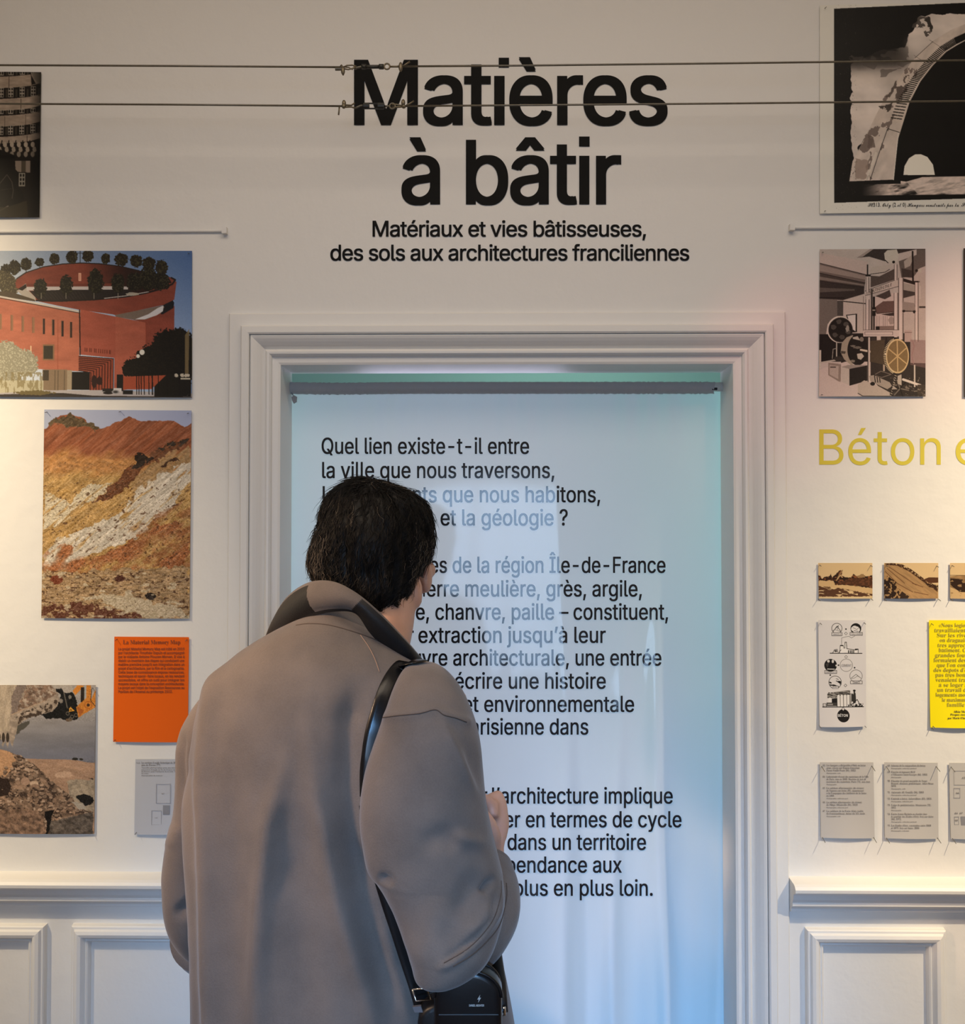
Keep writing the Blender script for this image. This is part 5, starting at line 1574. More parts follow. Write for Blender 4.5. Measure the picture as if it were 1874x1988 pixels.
def seg_dist(px, py, line):
    """distance to a polyline and the sign of the side"""
    best = np.full(px.shape, 1e9)
    sg = np.zeros(px.shape)
    frac = np.zeros(px.shape)
    n = len(line) - 1
    for i in range(n):
        (xa, ya), (xb, yb) = line[i], line[i + 1]
        L = (xb - xa) ** 2 + (yb - ya) ** 2
        tt = ((px - xa) * (xb - xa) + (py - ya) * (yb - ya)) / L
        t = np.clip(tt, 0, 1)
        dx, dy = px - xa - t * (xb - xa), py - ya - t * (yb - ya)
        d = np.hypot(dx, dy)
        m_ = d < best
        best = np.where(m_, d, best)
        sg = np.where(m_, np.sign((xb - xa) * (py - ya) - (yb - ya) * (px - xa)), sg)
        frac = np.where(m_, (i + t) / n, frac)
    return best, sg, frac


def fold_mesh(me, folds, lump=.0012):
    """push the near side of a cloth mesh along its normals where folds run: (line, width, height, taper)"""
    n = len(me.vertices)
    co = np.empty(n * 3); me.vertices.foreach_get('co', co); co = co.reshape(-1, 3)
    no = np.empty(n * 3); me.vertices.foreach_get('normal', no); no = no.reshape(-1, 3)
    if ((co - co.mean(0)) * no).sum(1).mean() < 0:
        no = -no
    px, py = to_px(co)
    near = np.clip(-no[:, 1] * 2.2 + .25, 0, 1)
    h = np.zeros(n)
    for line, wd, ht, tp in folds:
        d, sg, fr = seg_dist(px, py, line)
        env = np.ones(n) if not tp else np.clip(np.minimum(fr / tp, (1 - fr) / tp), 0, 1)
        h += ht * np.exp(-(d / wd) ** 2) * env
    if lump:
        h += lump * 2 * (vnoise(px / 46, py / 70, 5) - .5) + lump * (vnoise(px / 20, py / 30, 9) - .5)
    co += no * (h * near)[:, None]
    me.vertices.foreach_set('co', co.reshape(-1))
    me.update()


def bvh(me):
    bm = bmesh.new(); bm.from_mesh(me)
    t = BVHTree.FromBMesh(bm)
    bm.free()
    return t


def surf(trees, px, py):
    """nearest point of some meshes seen at a pixel, with its normal"""
    d = (P(px, py, 0) - CAM).normalized()
    best = None
    for t in trees:
        hit = t.ray_cast(CAM, d)
        if hit[0] is not None and (best is None or hit[3] < best[2]):
            nn = hit[1] if hit[1].dot(d) < 0 else -hit[1]
            best = (hit[0], nn, hit[3])
    return best


# felted wool of the coat
k = NT('taupe_wool')
tc = k.n('ShaderNodeTexCoord')
n1 = k.n('ShaderNodeTexNoise', Scale=420.0, Detail=3.0)
n2 = k.n('ShaderNodeTexNoise', Scale=14.0, Detail=4.0)
for q in (n1, n2):
    k.l(tc.outputs['Object'], q.inputs['Vector'])
ad = k.n('ShaderNodeMath', operation='MULTIPLY_ADD')
ad.inputs[1].default_value = .35
k.l(n1.outputs['Fac'], ad.inputs[0]); k.l(n2.outputs['Fac'], ad.inputs[2])
rp = k.n('ShaderNodeValToRGB')
rp.color_ramp.elements[0].position, rp.color_ramp.elements[1].position = .38, 1.0
rp.color_ramp.elements[0].color = (*srgb(90, 84, 80), 1)
rp.color_ramp.elements[1].color = (*srgb(113, 104, 98), 1)
k.l(ad.outputs[0], rp.inputs['Fac'])
k.l(rp.outputs['Color'], k.b.inputs['Base Color'])
k.b.inputs['Roughness'].default_value = .92
k.b.inputs['Specular IOR Level'].default_value = .15
k.b.inputs['Sheen Weight'].default_value = .18
k.b.inputs['Sheen Roughness'].default_value = .45
bp = k.n('ShaderNodeBump', Strength=.35, Distance=.0015)
k.l(n1.outputs['Fac'], bp.inputs['Height']); k.l(bp.outputs['Normal'], k.b.inputs['Normal'])
M_coat = k.m
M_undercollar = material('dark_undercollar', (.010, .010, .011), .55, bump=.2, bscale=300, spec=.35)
M_seam = material('seam_thread', srgb(74, 62, 54), .9)
M_seam_light = material('seam_thread_light', srgb(136, 112, 96), .9)
M_leather = material('black_leather', (.005, .005, .0055), .4, bump=.25, bscale=260, spec=.35, bdist=.0008)
M_patent = material('smooth_black_leather', (.005, .005, .0055), .26, bump=.12, bscale=120, spec=.4, bdist=.0008)
M_chrome = material('polished_steel', (.75, .74, .72), .18, metal=1)
M_skin = material('skin', srgb(196, 152, 130), .5, var=.10, vscale=60, bump=.12, bscale=420, sss=.25, bdist=.0006)
M_trouser = material('dark_trousers', (.018, .019, .024), .85, bump=.2, bscale=500)
M_shoe = material('black_shoes', (.012, .011, .011), .35)
M_hair = material('black_hair', (.0040, .0034, .0030), .5, spec=.25)
M_hair_grey = material('greying_hair', (.10, .075, .052), .45, spec=.5)

FEET = P(660, 1000, -.52)
person = None

# --- coat pieces -------------------------------------------------------------------------
TORSO = [(1182, 628, 684, -.490, .046), (1196, 594, 700, -.497, .062), (1215, 552, 724, -.505, .078), (1240, 505, 752, -.512, .092), (1275, 455, 800, -.518, .106),
         (1310, 424, 838, -.522, .116), (1345, 403, 864, -.524, .123), (1400, 387, 882, -.525, .130), (1480, 373, 888, -.525, .134), (1560, 360, 893, -.525, .136),
         (1640, 362, 902, -.525, .137), (1750, 369, 922, -.525, .138), (1850, 374, 962, -.525, .142), (1988, 376, 994, -.525, .150), (2150, 374, 1018, -.525, .158),
         (2300, 370, 1034, -.525, .164), (2450, 366, 1046, -.525, .168)]
coat_me = grid_mesh(loft_px(TORSO, 220, 14, 2.2, skew=.055), closed_u=True)
fold_mesh(coat_me, [
    ([(418, 1290), (402, 1400), (390, 1520), (398, 1700), (404, 1988)], 17, .010, 0),
    ([(368, 1500), (372, 1700), (384, 1990)], 16, -.004, 0),
    ([(560, 1450), (522, 1600), (506, 1760), (500, 1870), (499, 2100)], 20, .012, .25),
    ([(455, 1420), (452, 1700), (452, 2100)], 26, -.006, .25),
    ([(585, 1560), (575, 1720), (588, 1850), (600, 2100)], 40, -.008, .25),
    ([(590, 1330), (610, 1520), (640, 1680), (665, 1790), (712, 1940), (740, 2100)], 20, .010, .3),
    ([(690, 1640), (720, 1800), (770, 1990)], 22, -.007, .2),
    ([(735, 1760), (765, 1880), (800, 2000)], 10, .004, .2),
    ([(700, 1310), (680, 1400), (676, 1520), (684, 1640), (706, 1760)], 26, -.013, .2),
    ([(560, 1290), (600, 1260), (660, 1250), (715, 1265)], 22, -.003, .3)], .0009)
sleeveR_me = grid_mesh(loft_px([
    (1285, 812, 824, -.575, .010), (1292, 792, 850, -.590, .034), (1310, 776, 874, -.605, .052), (1340, 762, 897, -.622, .064), (1375, 750, 914, -.634, .070), (1410, 738, 926, -.640, .074),
    (1450, 724, 934, -.645, .076), (1500, 709, 939, -.650, .078), (1560, 701, 945, -.654, .080), (1620, 703, 957, -.658, .080), (1680, 714, 972, -.660, .080), (1705, 732, 977, -.662, .079),
    (1760, 764, 980, -.668, .078), (1820, 787, 966, -.684, .074), (1860, 798, 944, -.692, .066), (1888, 805, 908, -.700, .050), (1902, 818, 866, -.706, .026)], 130, 10, 2.2), closed_u=True)
fold_mesh(sleeveR_me, [
    ([(752, 1392), (800, 1388), (846, 1379), (872, 1390), (908, 1401)], 10, .004, 0),
    ([(848, 1385), (880, 1450), (912, 1510), (940, 1560)], 12, .006, .25),
    ([(905, 1430), (925, 1500), (938, 1560)], 16, -.006, .3),
    ([(880, 1615), (905, 1630), (950, 1640)], 12, .006, .3),
    ([(805, 1640), (860, 1625), (890, 1650)], 24, -.006, .3),
    ([(735, 1700), (748, 1708), (764, 1712)], 9, -.008, .2),
    ([(960, 1700), (945, 1722), (936, 1735)], 7, -.010, .3),
    ([(930, 1690), (905, 1740), (885, 1790)], 20, -.006, .3),
    ([(960, 1745), (935, 1790), (890, 1830)], 16, .007, .3),
    ([(976, 1712), (966, 1770), (935, 1820), (880, 1868), (845, 1885)], 8, .005, .15),
    ([(964, 1735), (950, 1785), (915, 1828), (860, 1868)], 6, -.005, .15),
    ([(820, 1880), (840, 1800), (850, 1740)], 26, .005, .3)], .0009)
fore_me = grid_mesh(tube_rows([P(858, 1852, -.628), P(898, 1822, -.605), P(932, 1778, -.572), P(942, 1735, -.53), P(944, 1700, -.495), P(943, 1682, -.48)],
                              [.040, .052, .055, .0535, .046, .042], 60, 10, .95), closed_u=True)
fold_mesh(fore_me, [([(985, 1690), (975, 1720), (968, 1745)], 8, .004, .2), ([(1000, 1730), (985, 1790), (950, 1830)], 8, -.004, .2), ([(995, 1770), (960, 1830)], 9, .004, .2)], .0008)
sleeveL_me = grid_mesh(loft_px([
    (1290, 440, 540, -.480, .040), (1330, 410, 520, -.478, .056), (1380, 374, 500, -.474, .066), (1430, 352, 485, -.470, .072), (1500, 349, 470, -.464, .074), (1560, 346, 455, -.458, .074),
    (1640, 329, 445, -.450, .074), (1700, 323, 440, -.445, .074), (1770, 329, 440, -.435, .074), (1815, 348, 440, -.425, .066), (1845, 374, 432, -.42, .050), (1862, 396, 424, -.42, .020)], 110, 10, 2.2), closed_u=True)
fold_mesh(sleeveL_me, [([(356, 1420), (352, 1480), (356, 1560)], 7, -.006, .2), ([(350, 1770), (375, 1755)], 12, -.008, 0), ([(330, 1650), (345, 1600)], 14, .004, .2)], .0009)
foreL_me = grid_mesh(tube_rows([P(398, 1815, -.42), P(420, 1830, -.36), P(475, 1815, -.28), P(520, 1790, -.22)], [.055, .055, .050, .044], 40, 8), closed_u=True)

# the popped collar: a bent strip with an outside, an inside and a rolled top edge
BOT = [(560, 1250, -.40), (556, 1232, -.45), (572, 1216, -.500), (605, 1197, -.540), (648, 1188, -.562), (690, 1192, -.566), (718, 1228, -.560), (750, 1262, -.546), (786, 1294, -.525), (814, 1308, -.47), (812, 1316, -.42)]
TOP = [(512, 1242, -.38), (528, 1205, -.425), (556, 1160, -.475), (598, 1131, -.530), (645, 1129, -.562), (692, 1151, -.574), (735, 1186, -.572), (775, 1227, -.558), (806, 1262, -.535), (829, 1294, -.475), (816, 1312, -.42)]
Bp = catmull([tuple(P(*q)) for q in BOT], 40)
Tp = catmull([tuple(P(*q)) for q in TOP], 40)
nb = len(Bp)
prof = []
cen = np.array(P(690, 1190, -.455))
th = .0035
vs_ = np.linspace(0, 1, 12)
for v_ in vs_:                                               # outside going up, slightly bowed
    mid = Bp * (1 - v_) + Tp * v_
    out = mid - cen; out[:, 2] = 0
    out /= np.maximum(np.linalg.norm(out, axis=1, keepdims=True), 1e-6)
    bow = (.018 * math.sin(v_ * math.pi) - .008 * math.exp(-((v_ - .06) / .12) ** 2))
    prof.append(mid + out * (bow * .6))
for v_ in vs_[::-1]:
    mid = Bp * (1 - v_) + Tp * v_
    out = mid - cen; out[:, 2] = 0
    out /= np.maximum(np.linalg.norm(out, axis=1, keepdims=True), 1e-6)
    prof.append(mid + out * ((.018 * math.sin(v_ * math.pi)) * .6 - th - .003 * math.sin(v_ * math.pi)))
collar_me = grid_mesh(np.array(prof))

# --- body: one continuous surface ----------------------------------------------------------
FWD = Vector((math.sin(math.radians(26)), math.cos(math.radians(26)), -.16)).normalized()
RGT = FWD.cross(Vector((0, 0, 1))).normalized()
UPV = RGT.cross(FWD).normalized()
HC = P(731, 1062, -.385)                                      # centre of the skull


def hp(f, r, u):
    return HC + FWD * f + RGT * r + UPV * u


def ell_or(mb, c, rf, rr, ru, n=28, m=16):
    b = len(mb.v)
    mb.ell((0, 0, 0), rr, rf, ru, n, m)
    for i in range(b, len(mb.v)):
        x, y, z = mb.v[i]
        mb.v[i] = tuple(Vector(c) + RGT * x + FWD * y + UPV * z)


def add_rows(mb, R_):
    r, n = R_.shape[:2]
    b = [tuple(q) for q in R_.reshape(-1, 3)]
    f = [(i * n + j, i * n + (j + 1) % n, (i + 1) * n + (j + 1) % n, (i + 1) * n + j) for i in range(r - 1) for j in range(n)]
    f += [tuple(range(n - 1, -1, -1)), tuple((r - 1) * n + k_ for k_ in range(n))]
    mb.add(b, f)


mb = MB()
ell_or(mb, hp(0, 0, .015), .096, .076, .094)                 # skull
ell_or(mb, hp(.040, 0, -.045), .058, .062, .075)             # face
ell_or(mb, hp(.066, 0, -.090), .034, .034, .026)             # chin
ell_or(mb, hp(.030, .040, -.062), .050, .022, .045); ell_or(mb, hp(.030, -.040, -.062), .050, .022, .045)   # cheeks and jaw
for s in (-1, 1):
    ell_or(mb, hp(.070, s * .046, -.028), .024, .026, .020)  # cheekbones
    ell_or(mb, hp(.086, s * .030, .012), .014, .026, .010)   # brow
    ell_or(mb, hp(.084, s * .031, -.006), .012, .015, .010)  # eyelids
    ell_or(mb, hp(-.006, s * .0775, -.030), .017, .008, .033)    # ear
    ell_or(mb, hp(-.002, s * .0775, -.056), .010, .006, .012)    # ear lobe
mb.ell(P(829, 1122, -.370), .0090, .020, .026, 16, 12); mb.ell(P(811, 1150, -.418), .0080, .018, .024, 16, 12); mb.ell(P(811, 1168, -.420), .0068, .012, .010, 14, 10)
add_rows(mb, tube_rows([hp(.090, 0, .006), hp(.100, 0, -.014), hp(.112, 0, -.036), hp(.098, 0, -.044)], [.008, .010, .014, .010], 16, 4))     # nose
for s in (-1, 1):
    ell_or(mb, hp(.101, s * .012, -.039), .010, .009, .008)
ell_or(mb, hp(.094, 0, -.062), .010, .023, .006); ell_or(mb, hp(.093, 0, -.071), .010, .020, .007)            # lips
add_rows(mb, tube_rows([P(736, 1110, -.395), P(738, 1165, -.415), P(732, 1222, -.44), P(706, 1300, -.485)], [.056, .057, .056, .060], 36, 6))     # neck
add_rows(mb, loft_px([(1250, 580, 740, -.505, .055), (1300, 510, 800, -.51, .075), (1360, 460, 830, -.515, .088), (1480, 425, 830, -.515, .10), (1650, 430, 835, -.515, .10), (1850, 420, 850, -.515, .105), (2000, 425, 850, -.515, .11)], 44, 5, 2.2))
for pts, rad in (([P(838, 1350, -.60), P(835, 1480, -.645), P(845, 1700, -.660), P(868, 1815, -.645), P(924, 1765, -.56), P(943, 1690, -.485), P(949, 1665, -.465)], [.050, .050, .044, .042, .040, .033, .028]),
                 ([P(480, 1372, -.48), P(418, 1490, -.465), P(392, 1700, -.445), P(405, 1805, -.42), P(450, 1815, -.31), P(520, 1790, -.22), P(540, 1780, -.19)], [.036, .042, .042, .040, .038, .030, .027])):
    add_rows(mb, tube_rows(pts, rad, 26, 6))
GROUND = .0
for sx in (-1, 1):
    hx = P(660, 2000, -.52).x + sx * .095
    add_rows(mb, tube_rows([(hx, -.52, .92), (hx + sx * .005, -.52, .75), (hx + sx * .01, -.515, .50), (hx + sx * .012, -.525, .30), (hx + sx * .012, -.53, .10)], [.082, .080, .056, .054, .040], 26, 6))
    add_rows(mb, tube_rows([(hx + sx * .012, -.56, .045), (hx + sx * .02, -.48, .045), (hx + sx * .035, -.40, .032), (hx + sx * .04, -.355, .026)], [.036, .038, .036, .022], 22, 5, .8))


def hand(mb, wrist, fwd, up, side, curl, s=1.0, thumb=1):
    """palm, four unequal bent fingers and a thumb from the side of the palm; fwd runs to the knuckles, up out of the back of the hand"""
    fwd, up, side = fwd.normalized(), up.normalized(), side.normalized()

    def q(f, r, u):
        return wrist + fwd * f * s + side * r * s + up * u * s
    add_rows(mb, tube_rows([q(-.012, 0, 0), q(.015, 0, 0), q(.045, .000, .004), q(.078, .000, .004), q(.090, 0, .001)], [.026 * s, .028 * s, .038 * s, .040 * s, .034 * s], 26, 5, .48))
    for i, (r, L) in enumerate(((-.031, .066), (-.010, .076), (.011, .072), (.031, .057))):
        a = 0
        p0 = q(.076, r * .92, .003)
        path, f_, u_ = [p0], fwd.copy(), up.copy()
        for seg in (.46, .31, .25):
            a += curl * (1.0 if seg == .46 else 1.15)
            d = fwd * math.cos(a) - up * math.sin(a) + side * r * .9
            path.append(path[-1] + d.normalized() * L * seg * s)
        add_rows(mb, tube_rows([p0 - fwd * .02 * s] + path, [.0095 * s, .0100 * s, .0092 * s, .0085 * s, .0068 * s], 16, 4))
        mb.ell(p0 + up * .004 * s, .0095 * s, .0095 * s, .0085 * s, 12, 8)            # knuckle
    add_rows(mb, tube_rows([q(.012, -.022 * thumb, -.004), q(.034, -.044 * thumb, -.012), q(.060, -.050 * thumb, -.024), q(.082, -.040 * thumb, -.034)], [.014 * s, .0125 * s, .0105 * s, .0078 * s], 16, 4))


# right hand: forearm raised, hand closed on the coat front, its back to the doorway
WR = P(948, 1668, -.462)
fw = P(935, 1588, -.440) - WR
hand(mb, WR, fw, Vector((.80, .10, .10)) * 1.0 + Vector((0, .5, 0)), fw.cross(Vector((.80, .60, .10))), .95, 1.0, 1)
WL = P(540, 1780, -.19)
hand(mb, WL, Vector((.9, .25, .25)), Vector((0, .9, .3)), Vector((0, .3, -.9)), .7, 1.0, 1)
person = mb.build('person', M_skin, None, True)
rm = person.modifiers.new('remesh', 'REMESH')
rm.mode = 'VOXEL'
rm.voxel_size = .0042
sm = person.modifiers.new('smooth', 'SMOOTH')
sm.factor, sm.iterations = .5, 5
bake(person)
person.data.polygons.foreach_set('use_smooth', [True] * len(person.data.polygons))
tag(person, 'person in a taupe wool coat seen from behind, collar up, right arm bent', 'person')

coat = obj('coat', coat_me, M_coat, person)
obj('right_sleeve', sleeveR_me, M_coat, coat)
obj('right_cuff', fore_me, M_coat, coat)
obj('left_sleeve', sleeveL_me, M_coat, coat)
obj('left_cuff', foreL_me, M_coat, coat)
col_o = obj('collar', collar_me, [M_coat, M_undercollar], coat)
coat['label'] = 'taupe wool coat'
col_o['label'] = 'popped collar with dark facing at both sides'
# the dark facing shows at both sides and all over the inside
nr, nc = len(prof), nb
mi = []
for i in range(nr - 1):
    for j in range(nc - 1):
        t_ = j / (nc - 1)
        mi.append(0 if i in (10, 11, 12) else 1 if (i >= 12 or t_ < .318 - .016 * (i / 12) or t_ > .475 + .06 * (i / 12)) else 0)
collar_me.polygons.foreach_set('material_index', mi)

t_coat, t_sl, t_col, t_sll, t_fore = bvh(coat_me), bvh(sleeveR_me), bvh(collar_me), bvh(sleeveL_me), bvh(fore_me)


def seam(trees_, line, r, mat_, name='seam', parent=None):
    A = catmull([(x, y, 0) for x, y in line], 8)
    pts = []
    for x, y, _ in A:
        h = surf(trees_, x, y)
        if h:
            pts.append(h[0] + h[1] * r * .25)
    if len(pts) > 2:
        m_ = MB()
        m_.tube(pts, r, 6)
        m_.build(name, mat_, parent or coat, True)


seam([t_coat], [(575, 1214), (600, 1211), (640, 1214), (694, 1229), (736, 1245)], .0008, M_seam)
seam([t_coat], [(700, 1233), (716, 1256), (728, 1280), (737, 1305)], .0007, M_seam_light)
seam([t_sl], [(744, 1393), (775, 1389), (815, 1385), (845, 1378), (862, 1388), (885, 1394), (906, 1402)], .0008, M_seam)
seam([t_sl, t_fore], [(973, 1710), (972, 1740), (958, 1785), (930, 1822), (900, 1848), (862, 1870)], .0007, M_seam)
seam([t_sl, t_fore], [(983, 1715), (983, 1745), (970, 1795), (945, 1828), (915, 1855), (880, 1876)], .0009, M_seam)

# trousers and shoes
m = MB()
for sx in (-1, 1):
    hx = P(660, 2000, -.52).x + sx * .095
    add_rows(m, tube_rows([(hx, -.52, .90), (hx + sx * .005, -.52, .72), (hx + sx * .012, -.515, .46), (hx + sx * .013, -.525, .25), (hx + sx * .013, -.53, .07)], [.098, .096, .078, .076, .074], 30, 6))
m.ell((P(660, 2000, -.52).x, -.52, .92), .19, .125, .10)
m.build('trousers', M_trouser, person, True)
for sx in (-1, 1):
    hx = P(660, 2000, -.52).x + sx * .095
    m = MB()
    add_rows(m, tube_rows([(hx + sx * .010, -.605, .042), (hx + sx * .012, -.56, .055), (hx + sx * .02, -.48, .055), (hx + sx * .035, -.40, .042), (hx + sx * .042, -.335, .032)], [.034, .048, .050, .052, .032], 24, 6, .85))
    for i, vv in enumerate(m.v):
        m.v[i] = (vv[0], vv[1], max(vv[2], .001))
    m.build('shoe', M_shoe, person, True)

# eyes and brows
for s in (-1, 1):
    m = MB(); c_ = hp(.088, s * .031, -.006); m.ell(c_, .0095, .0095, .0095); m.build('eye', material('eye_white', (.7, .68, .64), .25), person, True)

# --- hair: a shell over the skull plus combed-back strands -------------------------------------
HAIRL = [(931, 697, 727, -.392, .014), (938, 674, 752, -.391, .040), (952, 651, 792, -.390, .068), (970, 635, 821, -.388, .090), (1000, 623, 840, -.385, .104), (1030, 613, 846, -.384, .111),
         (1055, 604, 846, -.384, .114), (1080, 599, 840, -.386, .112), (1100, 600, 833, -.392, .107), (1122, 608, 824, -.402, .099), (1140, 620, 813, -.410, .091), (1158, 642, 799, -.418, .080),
         (1172, 676, 786, -.424, .066), (1182, 712, 766, -.430, .050)]
HR = loft_px(HAIRL, 120, 10, 2.15)
px_, py_ = to_px(HR)
cc = HR.mean(1, keepdims=True)
dr = HR - cc
nr_ = np.linalg.norm(dr, axis=2, keepdims=True)
ang = np.arctan2(dr[..., 1], dr[..., 0])
wav = (vnoise(ang * 9 + HR[..., 2] * 18, HR[..., 2] * 26, 3) - .5) * .010 + (vnoise(ang * 26 + HR[..., 2] * 40, HR[..., 2] * 50, 5) - .5) * .006
HR = HR + dr / np.maximum(nr_, 1e-6) * (wav[..., None] - .005) * np.clip(nr_ / .03, 0, 1)
hair_me = grid_mesh(HR, closed_u=True)
# keep the hair off the face: cut away the front below the brow
bm = bmesh.new()
bm.from_mesh(hair_me)
kill = []
for f in bm.faces:
    q = f.calc_center_median() - HC
    ff, rr, uu = q.dot(FWD), q.dot(RGT), q.dot(UPV)
    if (ff > .050 and uu < .050) or (ff > .018 and uu < -.020) or (ff > -.01 and uu < -.045):
        kill.append(f)
bmesh.ops.delete(bm, geom=kill, context='FACES')
bm.to_mesh(hair_me)
bm.free()
t_hair = bvh(hair_me)
hv = np.array([tuple(v.co) for v in hair_me.vertices])
pv, pf, pm = [], [], []
WHORL = P(715, 950, -.44)
rs = np.random.default_rng(11)
cand = rs.permutation(len(hv))
count = 0
for vi in np.concatenate([cand] * 2):
    if count > 6500:
        break
    s0 = Vector(hv[vi])
    q = s0 - HC
    if q.dot(FWD) > .075:
        continue
    hit = t_hair.find_nearest(s0)
    if hit[0] is None:
        continue
    L = rs.uniform(.022, .062)
    lift = rs.uniform(-.0005, .0045) + (.005 if rs.random() < .08 else 0)
    nstep = 7
    p_ = hit[0].copy()
    pts = []
    ph, amp, fr_ = rs.uniform(0, 6.3), rs.uniform(.25, .95), rs.uniform(.8, 2.4)
    sidebias = (p_ - HC).dot(RGT)
    for i in range(nstep):
        h_ = t_hair.find_nearest(p_)
        nrm = h_[1]
        if nrm.dot(h_[0] - HC) < 0:
            nrm = -nrm
        pts.append(h_[0] + nrm * (lift * (0.3 + i / nstep * 1.2) + .0006))
        away = (h_[0] - WHORL)
        flow = away.normalized() * .6 + Vector((0, -.25, -.75)) - FWD * .35
        flow = flow - nrm * flow.dot(nrm)
        if flow.length < 1e-4:
            flow = Vector((0, 0, -1)) - nrm * Vector((0, 0, -1)).dot(nrm)
        flow.normalize()
        sidev = nrm.cross(flow)
        d_ = (flow + sidev * math.sin(ph + i * fr_) * amp).normalized()
        p_ = h_[0] + d_ * L / nstep
    rad = rs.uniform(.00035, .0007)
    qx, qy = to_px(np.array(pts[0]))
    grey = (rs.random() < .30 and qy > 1030 and (qx > 800 or qx < 640)) or rs.random() < .02
    b0 = len(pv)
    n3 = 3
    for i, a_ in enumerate(pts):
        tdir = (pts[min(i + 1, nstep - 1)] - pts[max(i - 1, 0)]).normalized()
        a1 = tdir.cross(Vector((.3, .8, .5))).normalized()
        a2 = tdir.cross(a1)
        r_ = rad * (1 - .85 * (i / (nstep - 1)) ** 2)
        for k_ in range(n3):
            t_ = 2 * math.pi * k_ / n3
            pv.append(tuple(a_ + (a1 * math.cos(t_) + a2 * math.sin(t_)) * r_))
    for i in range(nstep - 1):
        for k_ in range(n3):
            pf.append((b0 + i * n3 + k_, b0 + i * n3 + (k_ + 1) % n3, b0 + (i + 1) * n3 + (k_ + 1) % n3, b0 + (i + 1) * n3 + k_))
            pm.append(1 if grey else 0)
    count += 1
hb = MB()
hb.add([tuple(v.co) for v in hair_me.vertices], [tuple(f.vertices) for f in hair_me.polygons])
nshell = len(hb.f)
hb.add(pv, pf)
me = mesh_from(hb.v, hb.f, True)
me.polygons.foreach_set('material_index', [0] * nshell + pm)
hair = obj('hair', me, [M_hair, M_hair_grey], person)
hair['label'] = 'thick black combed-back hair greying at the temples'

# --- shoulder bag --------------------------------------------------------------------------------
BY0, BY1, BYF = -.632, -.672, -.706
bag = empty('shoulder_bag', P(905, 2000, -.60))
tag(bag, 'small black leather shoulder bag hanging at the right hip of the person', 'bag')


def dome(x0, x1, ytop, ybot, Y, n=18, sq=1.0):
    cx, rx = (x0 + x1) / 2, (x1 - x0) / 2
    pts = []
    for i in range(n + 1):
        t_ = math.pi * i / n
        pts.append((cx - rx * math.copysign(abs(math.cos(t_)) ** sq, math.cos(t_)), ytop + rx * .78 * (1 - math.sin(t_) ** sq)))
    r_ = 16
    pts += [(x1, ybot - r_), (x1 - 5, ybot - 5), (x1 - r_, ybot), (x0 + r_, ybot), (x0 + 5, ybot - 5), (x0, ybot - r_)]
    return [(P(a, b, Y).x, P(a, b, Y).z) for a, b in pts]


def slab(outline_, y0, y1, name, mat_, parent, bev=.006):
    m_ = MB()
    m_.prism(outline_, y0, y1)
    o_ = m_.build(name, mat_, parent)
    bvm = o_.modifiers.new('bevel', 'BEVEL')
    bvm.width, bvm.segments, bvm.limit_method = bev, 4, 'ANGLE'
    bake(o_)
    o_.data.polygons.foreach_set('use_smooth', [True] * len(o_.data.polygons))
    return o_


slab(dome(818, 968, 1898, 2128, -.60, sq=.6), BY0, BY1, 'bag_body', M_leather, bag, .008)
slab(dome(842, 975, 1886, 2118, BYF), BY1 + .004, BYF, 'front_pocket', M_patent, bag, .009)
m = MB()
ol_ = dome(843, 974, 1887, 2118, BYF)[:19]
m.tube([(x, BYF + .003, z) for x, z in ol_], .0022, 8)
m.build('piping', M_patent, bag, True)
m = MB()
ol_ = dome(847, 970, 1892, 2118, BYF)[:19]
m.tube([(x, BY1 - .004, z + .004) for x, z in ol_], .003, 8)
m.build('zipper', M_leather, bag, True)
m = MB(); m.tube([P(852, 1970, BYF - .0004), P(968, 1970, BYF - .0004)], .0008, 6); m.build('pocket_seam', material('seam_black', (.02, .02, .02), .5), bag)
M_silver = material('silver_print', (.50, .50, .48), .35, metal=.3)
lettering('embossed_name', [('DANIEL HECHTER', 911, 940, 1954, 5.6)], M_silver, BYF - .0006, bag, bold=.03, res=2)
m = MB()
bolt = [(932.5, 1931), (927, 1940), (930, 1940), (928.5, 1946), (934, 1937), (931, 1937)]
m.prism([(P(x, y, BYF).x, P(x, y, BYF).z) for x, y in bolt], BYF - .0008, BYF)
m.build('embossed_mark', M_silver, bag)


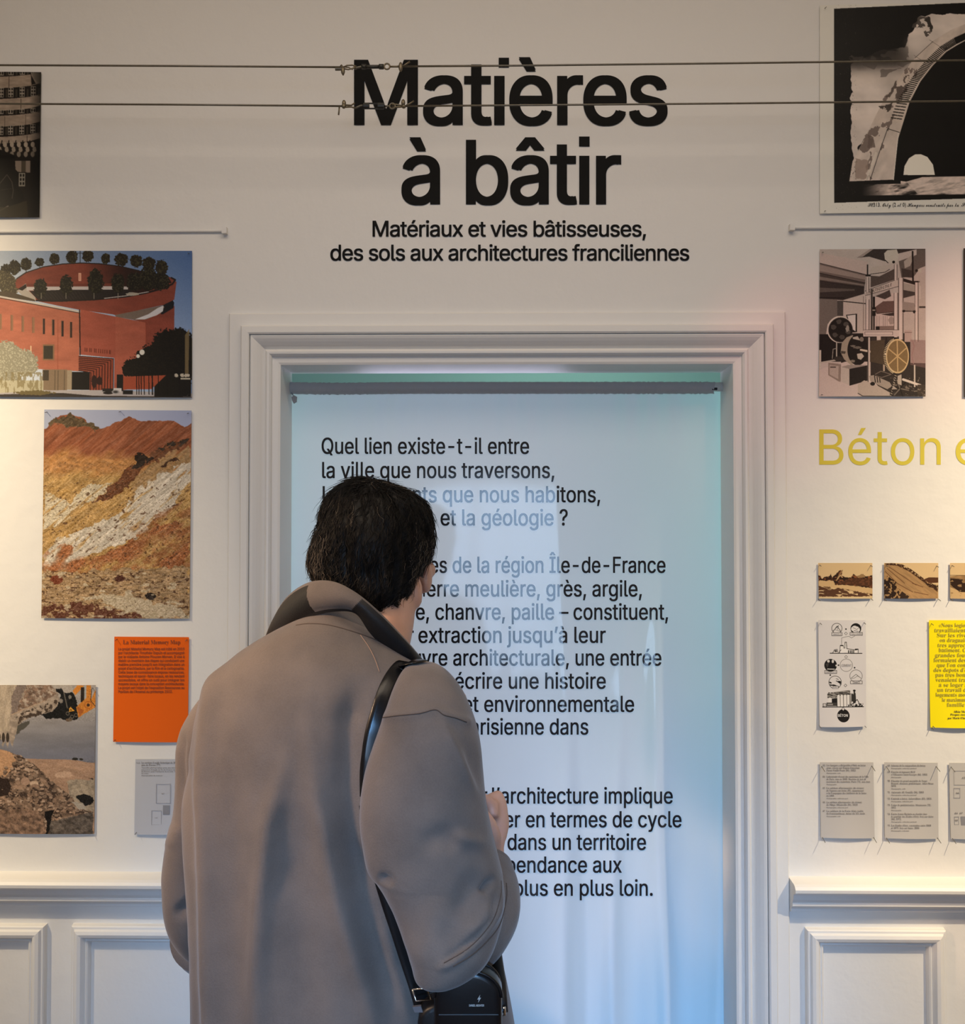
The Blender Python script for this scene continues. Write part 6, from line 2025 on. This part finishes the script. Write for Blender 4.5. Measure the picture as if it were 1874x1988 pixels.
def ribbon(trees_, line, widths, off, name, mat_, parent, th_=.002):
    A = catmull([(x, y, w_) for (x, y), w_ in zip(line, widths)], 10)
    pts, nrm, wd = [], [], []
    for x, y, w_ in A:
        h = surf(trees_ if y < 1400 else trees_[:1], x, y)
        if h:
            pts.append(h[0] + h[1] * off); nrm.append(h[1]); wd.append(w_)
    for _ in range(14):
        pts = [pts[0]] + [(pts[i - 1] + pts[i] * 2 + pts[i + 1]) / 4 for i in range(1, len(pts) - 1)] + [pts[-1]]
        nrm = [nrm[0]] + [((nrm[i - 1] + nrm[i] * 2 + nrm[i + 1]) / 4).normalized() for i in range(1, len(nrm) - 1)] + [nrm[-1]]
    rows = []
    for i, (a_, n_0) in enumerate(zip(pts, nrm)):
        t_ = (pts[min(i + 1, len(pts) - 1)] - pts[max(i - 1, 0)]).normalized()
        s_ = t_.cross(n_0).normalized()
        nn_ = s_.cross(t_).normalized()
        if nn_.dot(n_0) < 0:
            nn_ = -nn_
        hw = wd[i] / 2
        rows.append([tuple(a_ + s_ * hw * c0 + nn_ * th_ * c1) for c0, c1 in ((-1, 0), (-.96, .8), (-.5, 1.1), (0, 1.2), (.5, 1.1), (.96, .8), (1, 0), (0, -.3))])
    return obj(name, grid_mesh(close_rows(np.array(rows)), closed_u=True), mat_, parent)


st = empty('bag_strap', P(760, 1320, -.64))
bpy.data.objects.remove(st)
strap = ribbon([t_coat, t_sl], [(818, 1290), (802, 1289), (780, 1300), (762, 1325), (749, 1355), (738, 1390), (727, 1425), (720, 1462), (716, 1500), (716, 1545)],
               [.026, .028, .029, .030, .030, .029, .027, .025, .024, .023, .023], .003, 'strap', M_patent, bag)
strap2 = ribbon([t_coat], [(716, 1560), (724, 1620), (738, 1680), (754, 1735), (771, 1790), (790, 1850), (808, 1905), (820, 1950)], [.026] * 8, .003, 'strap', M_leather, bag)
m = MB()
a_, b_2 = P(962, 1985, -.52), P(968, 1900, -.535)
m.tube([P(972, 1965, -.645), P(968, 1900, -.600), P(962, 1855, -.53), P(956, 1800, -.50), P(940, 1720, -.47)], .010, 10, True, .25)
m.build('strap', M_leather, bag, True)


def buckle(corners, Y, r_):
    m_ = MB()
    pts = [P(x, y, Y) for x, y in corners] + [P(*corners[0], Y)]
    m_.tube(pts, r_, 8)
    return m_


buckle([(801, 1921), (829, 1918), (837, 1940), (808, 1943)], -.705, .0012).build('buckle', M_chrome, bag, True)
buckle([(972, 1958), (980, 1956), (981, 1970), (974, 1973)], -.660, .0018).build('ring', M_chrome, bag, True)
m = MB(); m.prism([(P(x, y, -.66).x, P(x, y, -.66).z) for x, y in ((806, 1926), (822, 1924), (826, 1936), (810, 1936))], -.699, -.695)
m.build('webbing', material('grey_webbing', (.10, .10, .11), .7), bag)
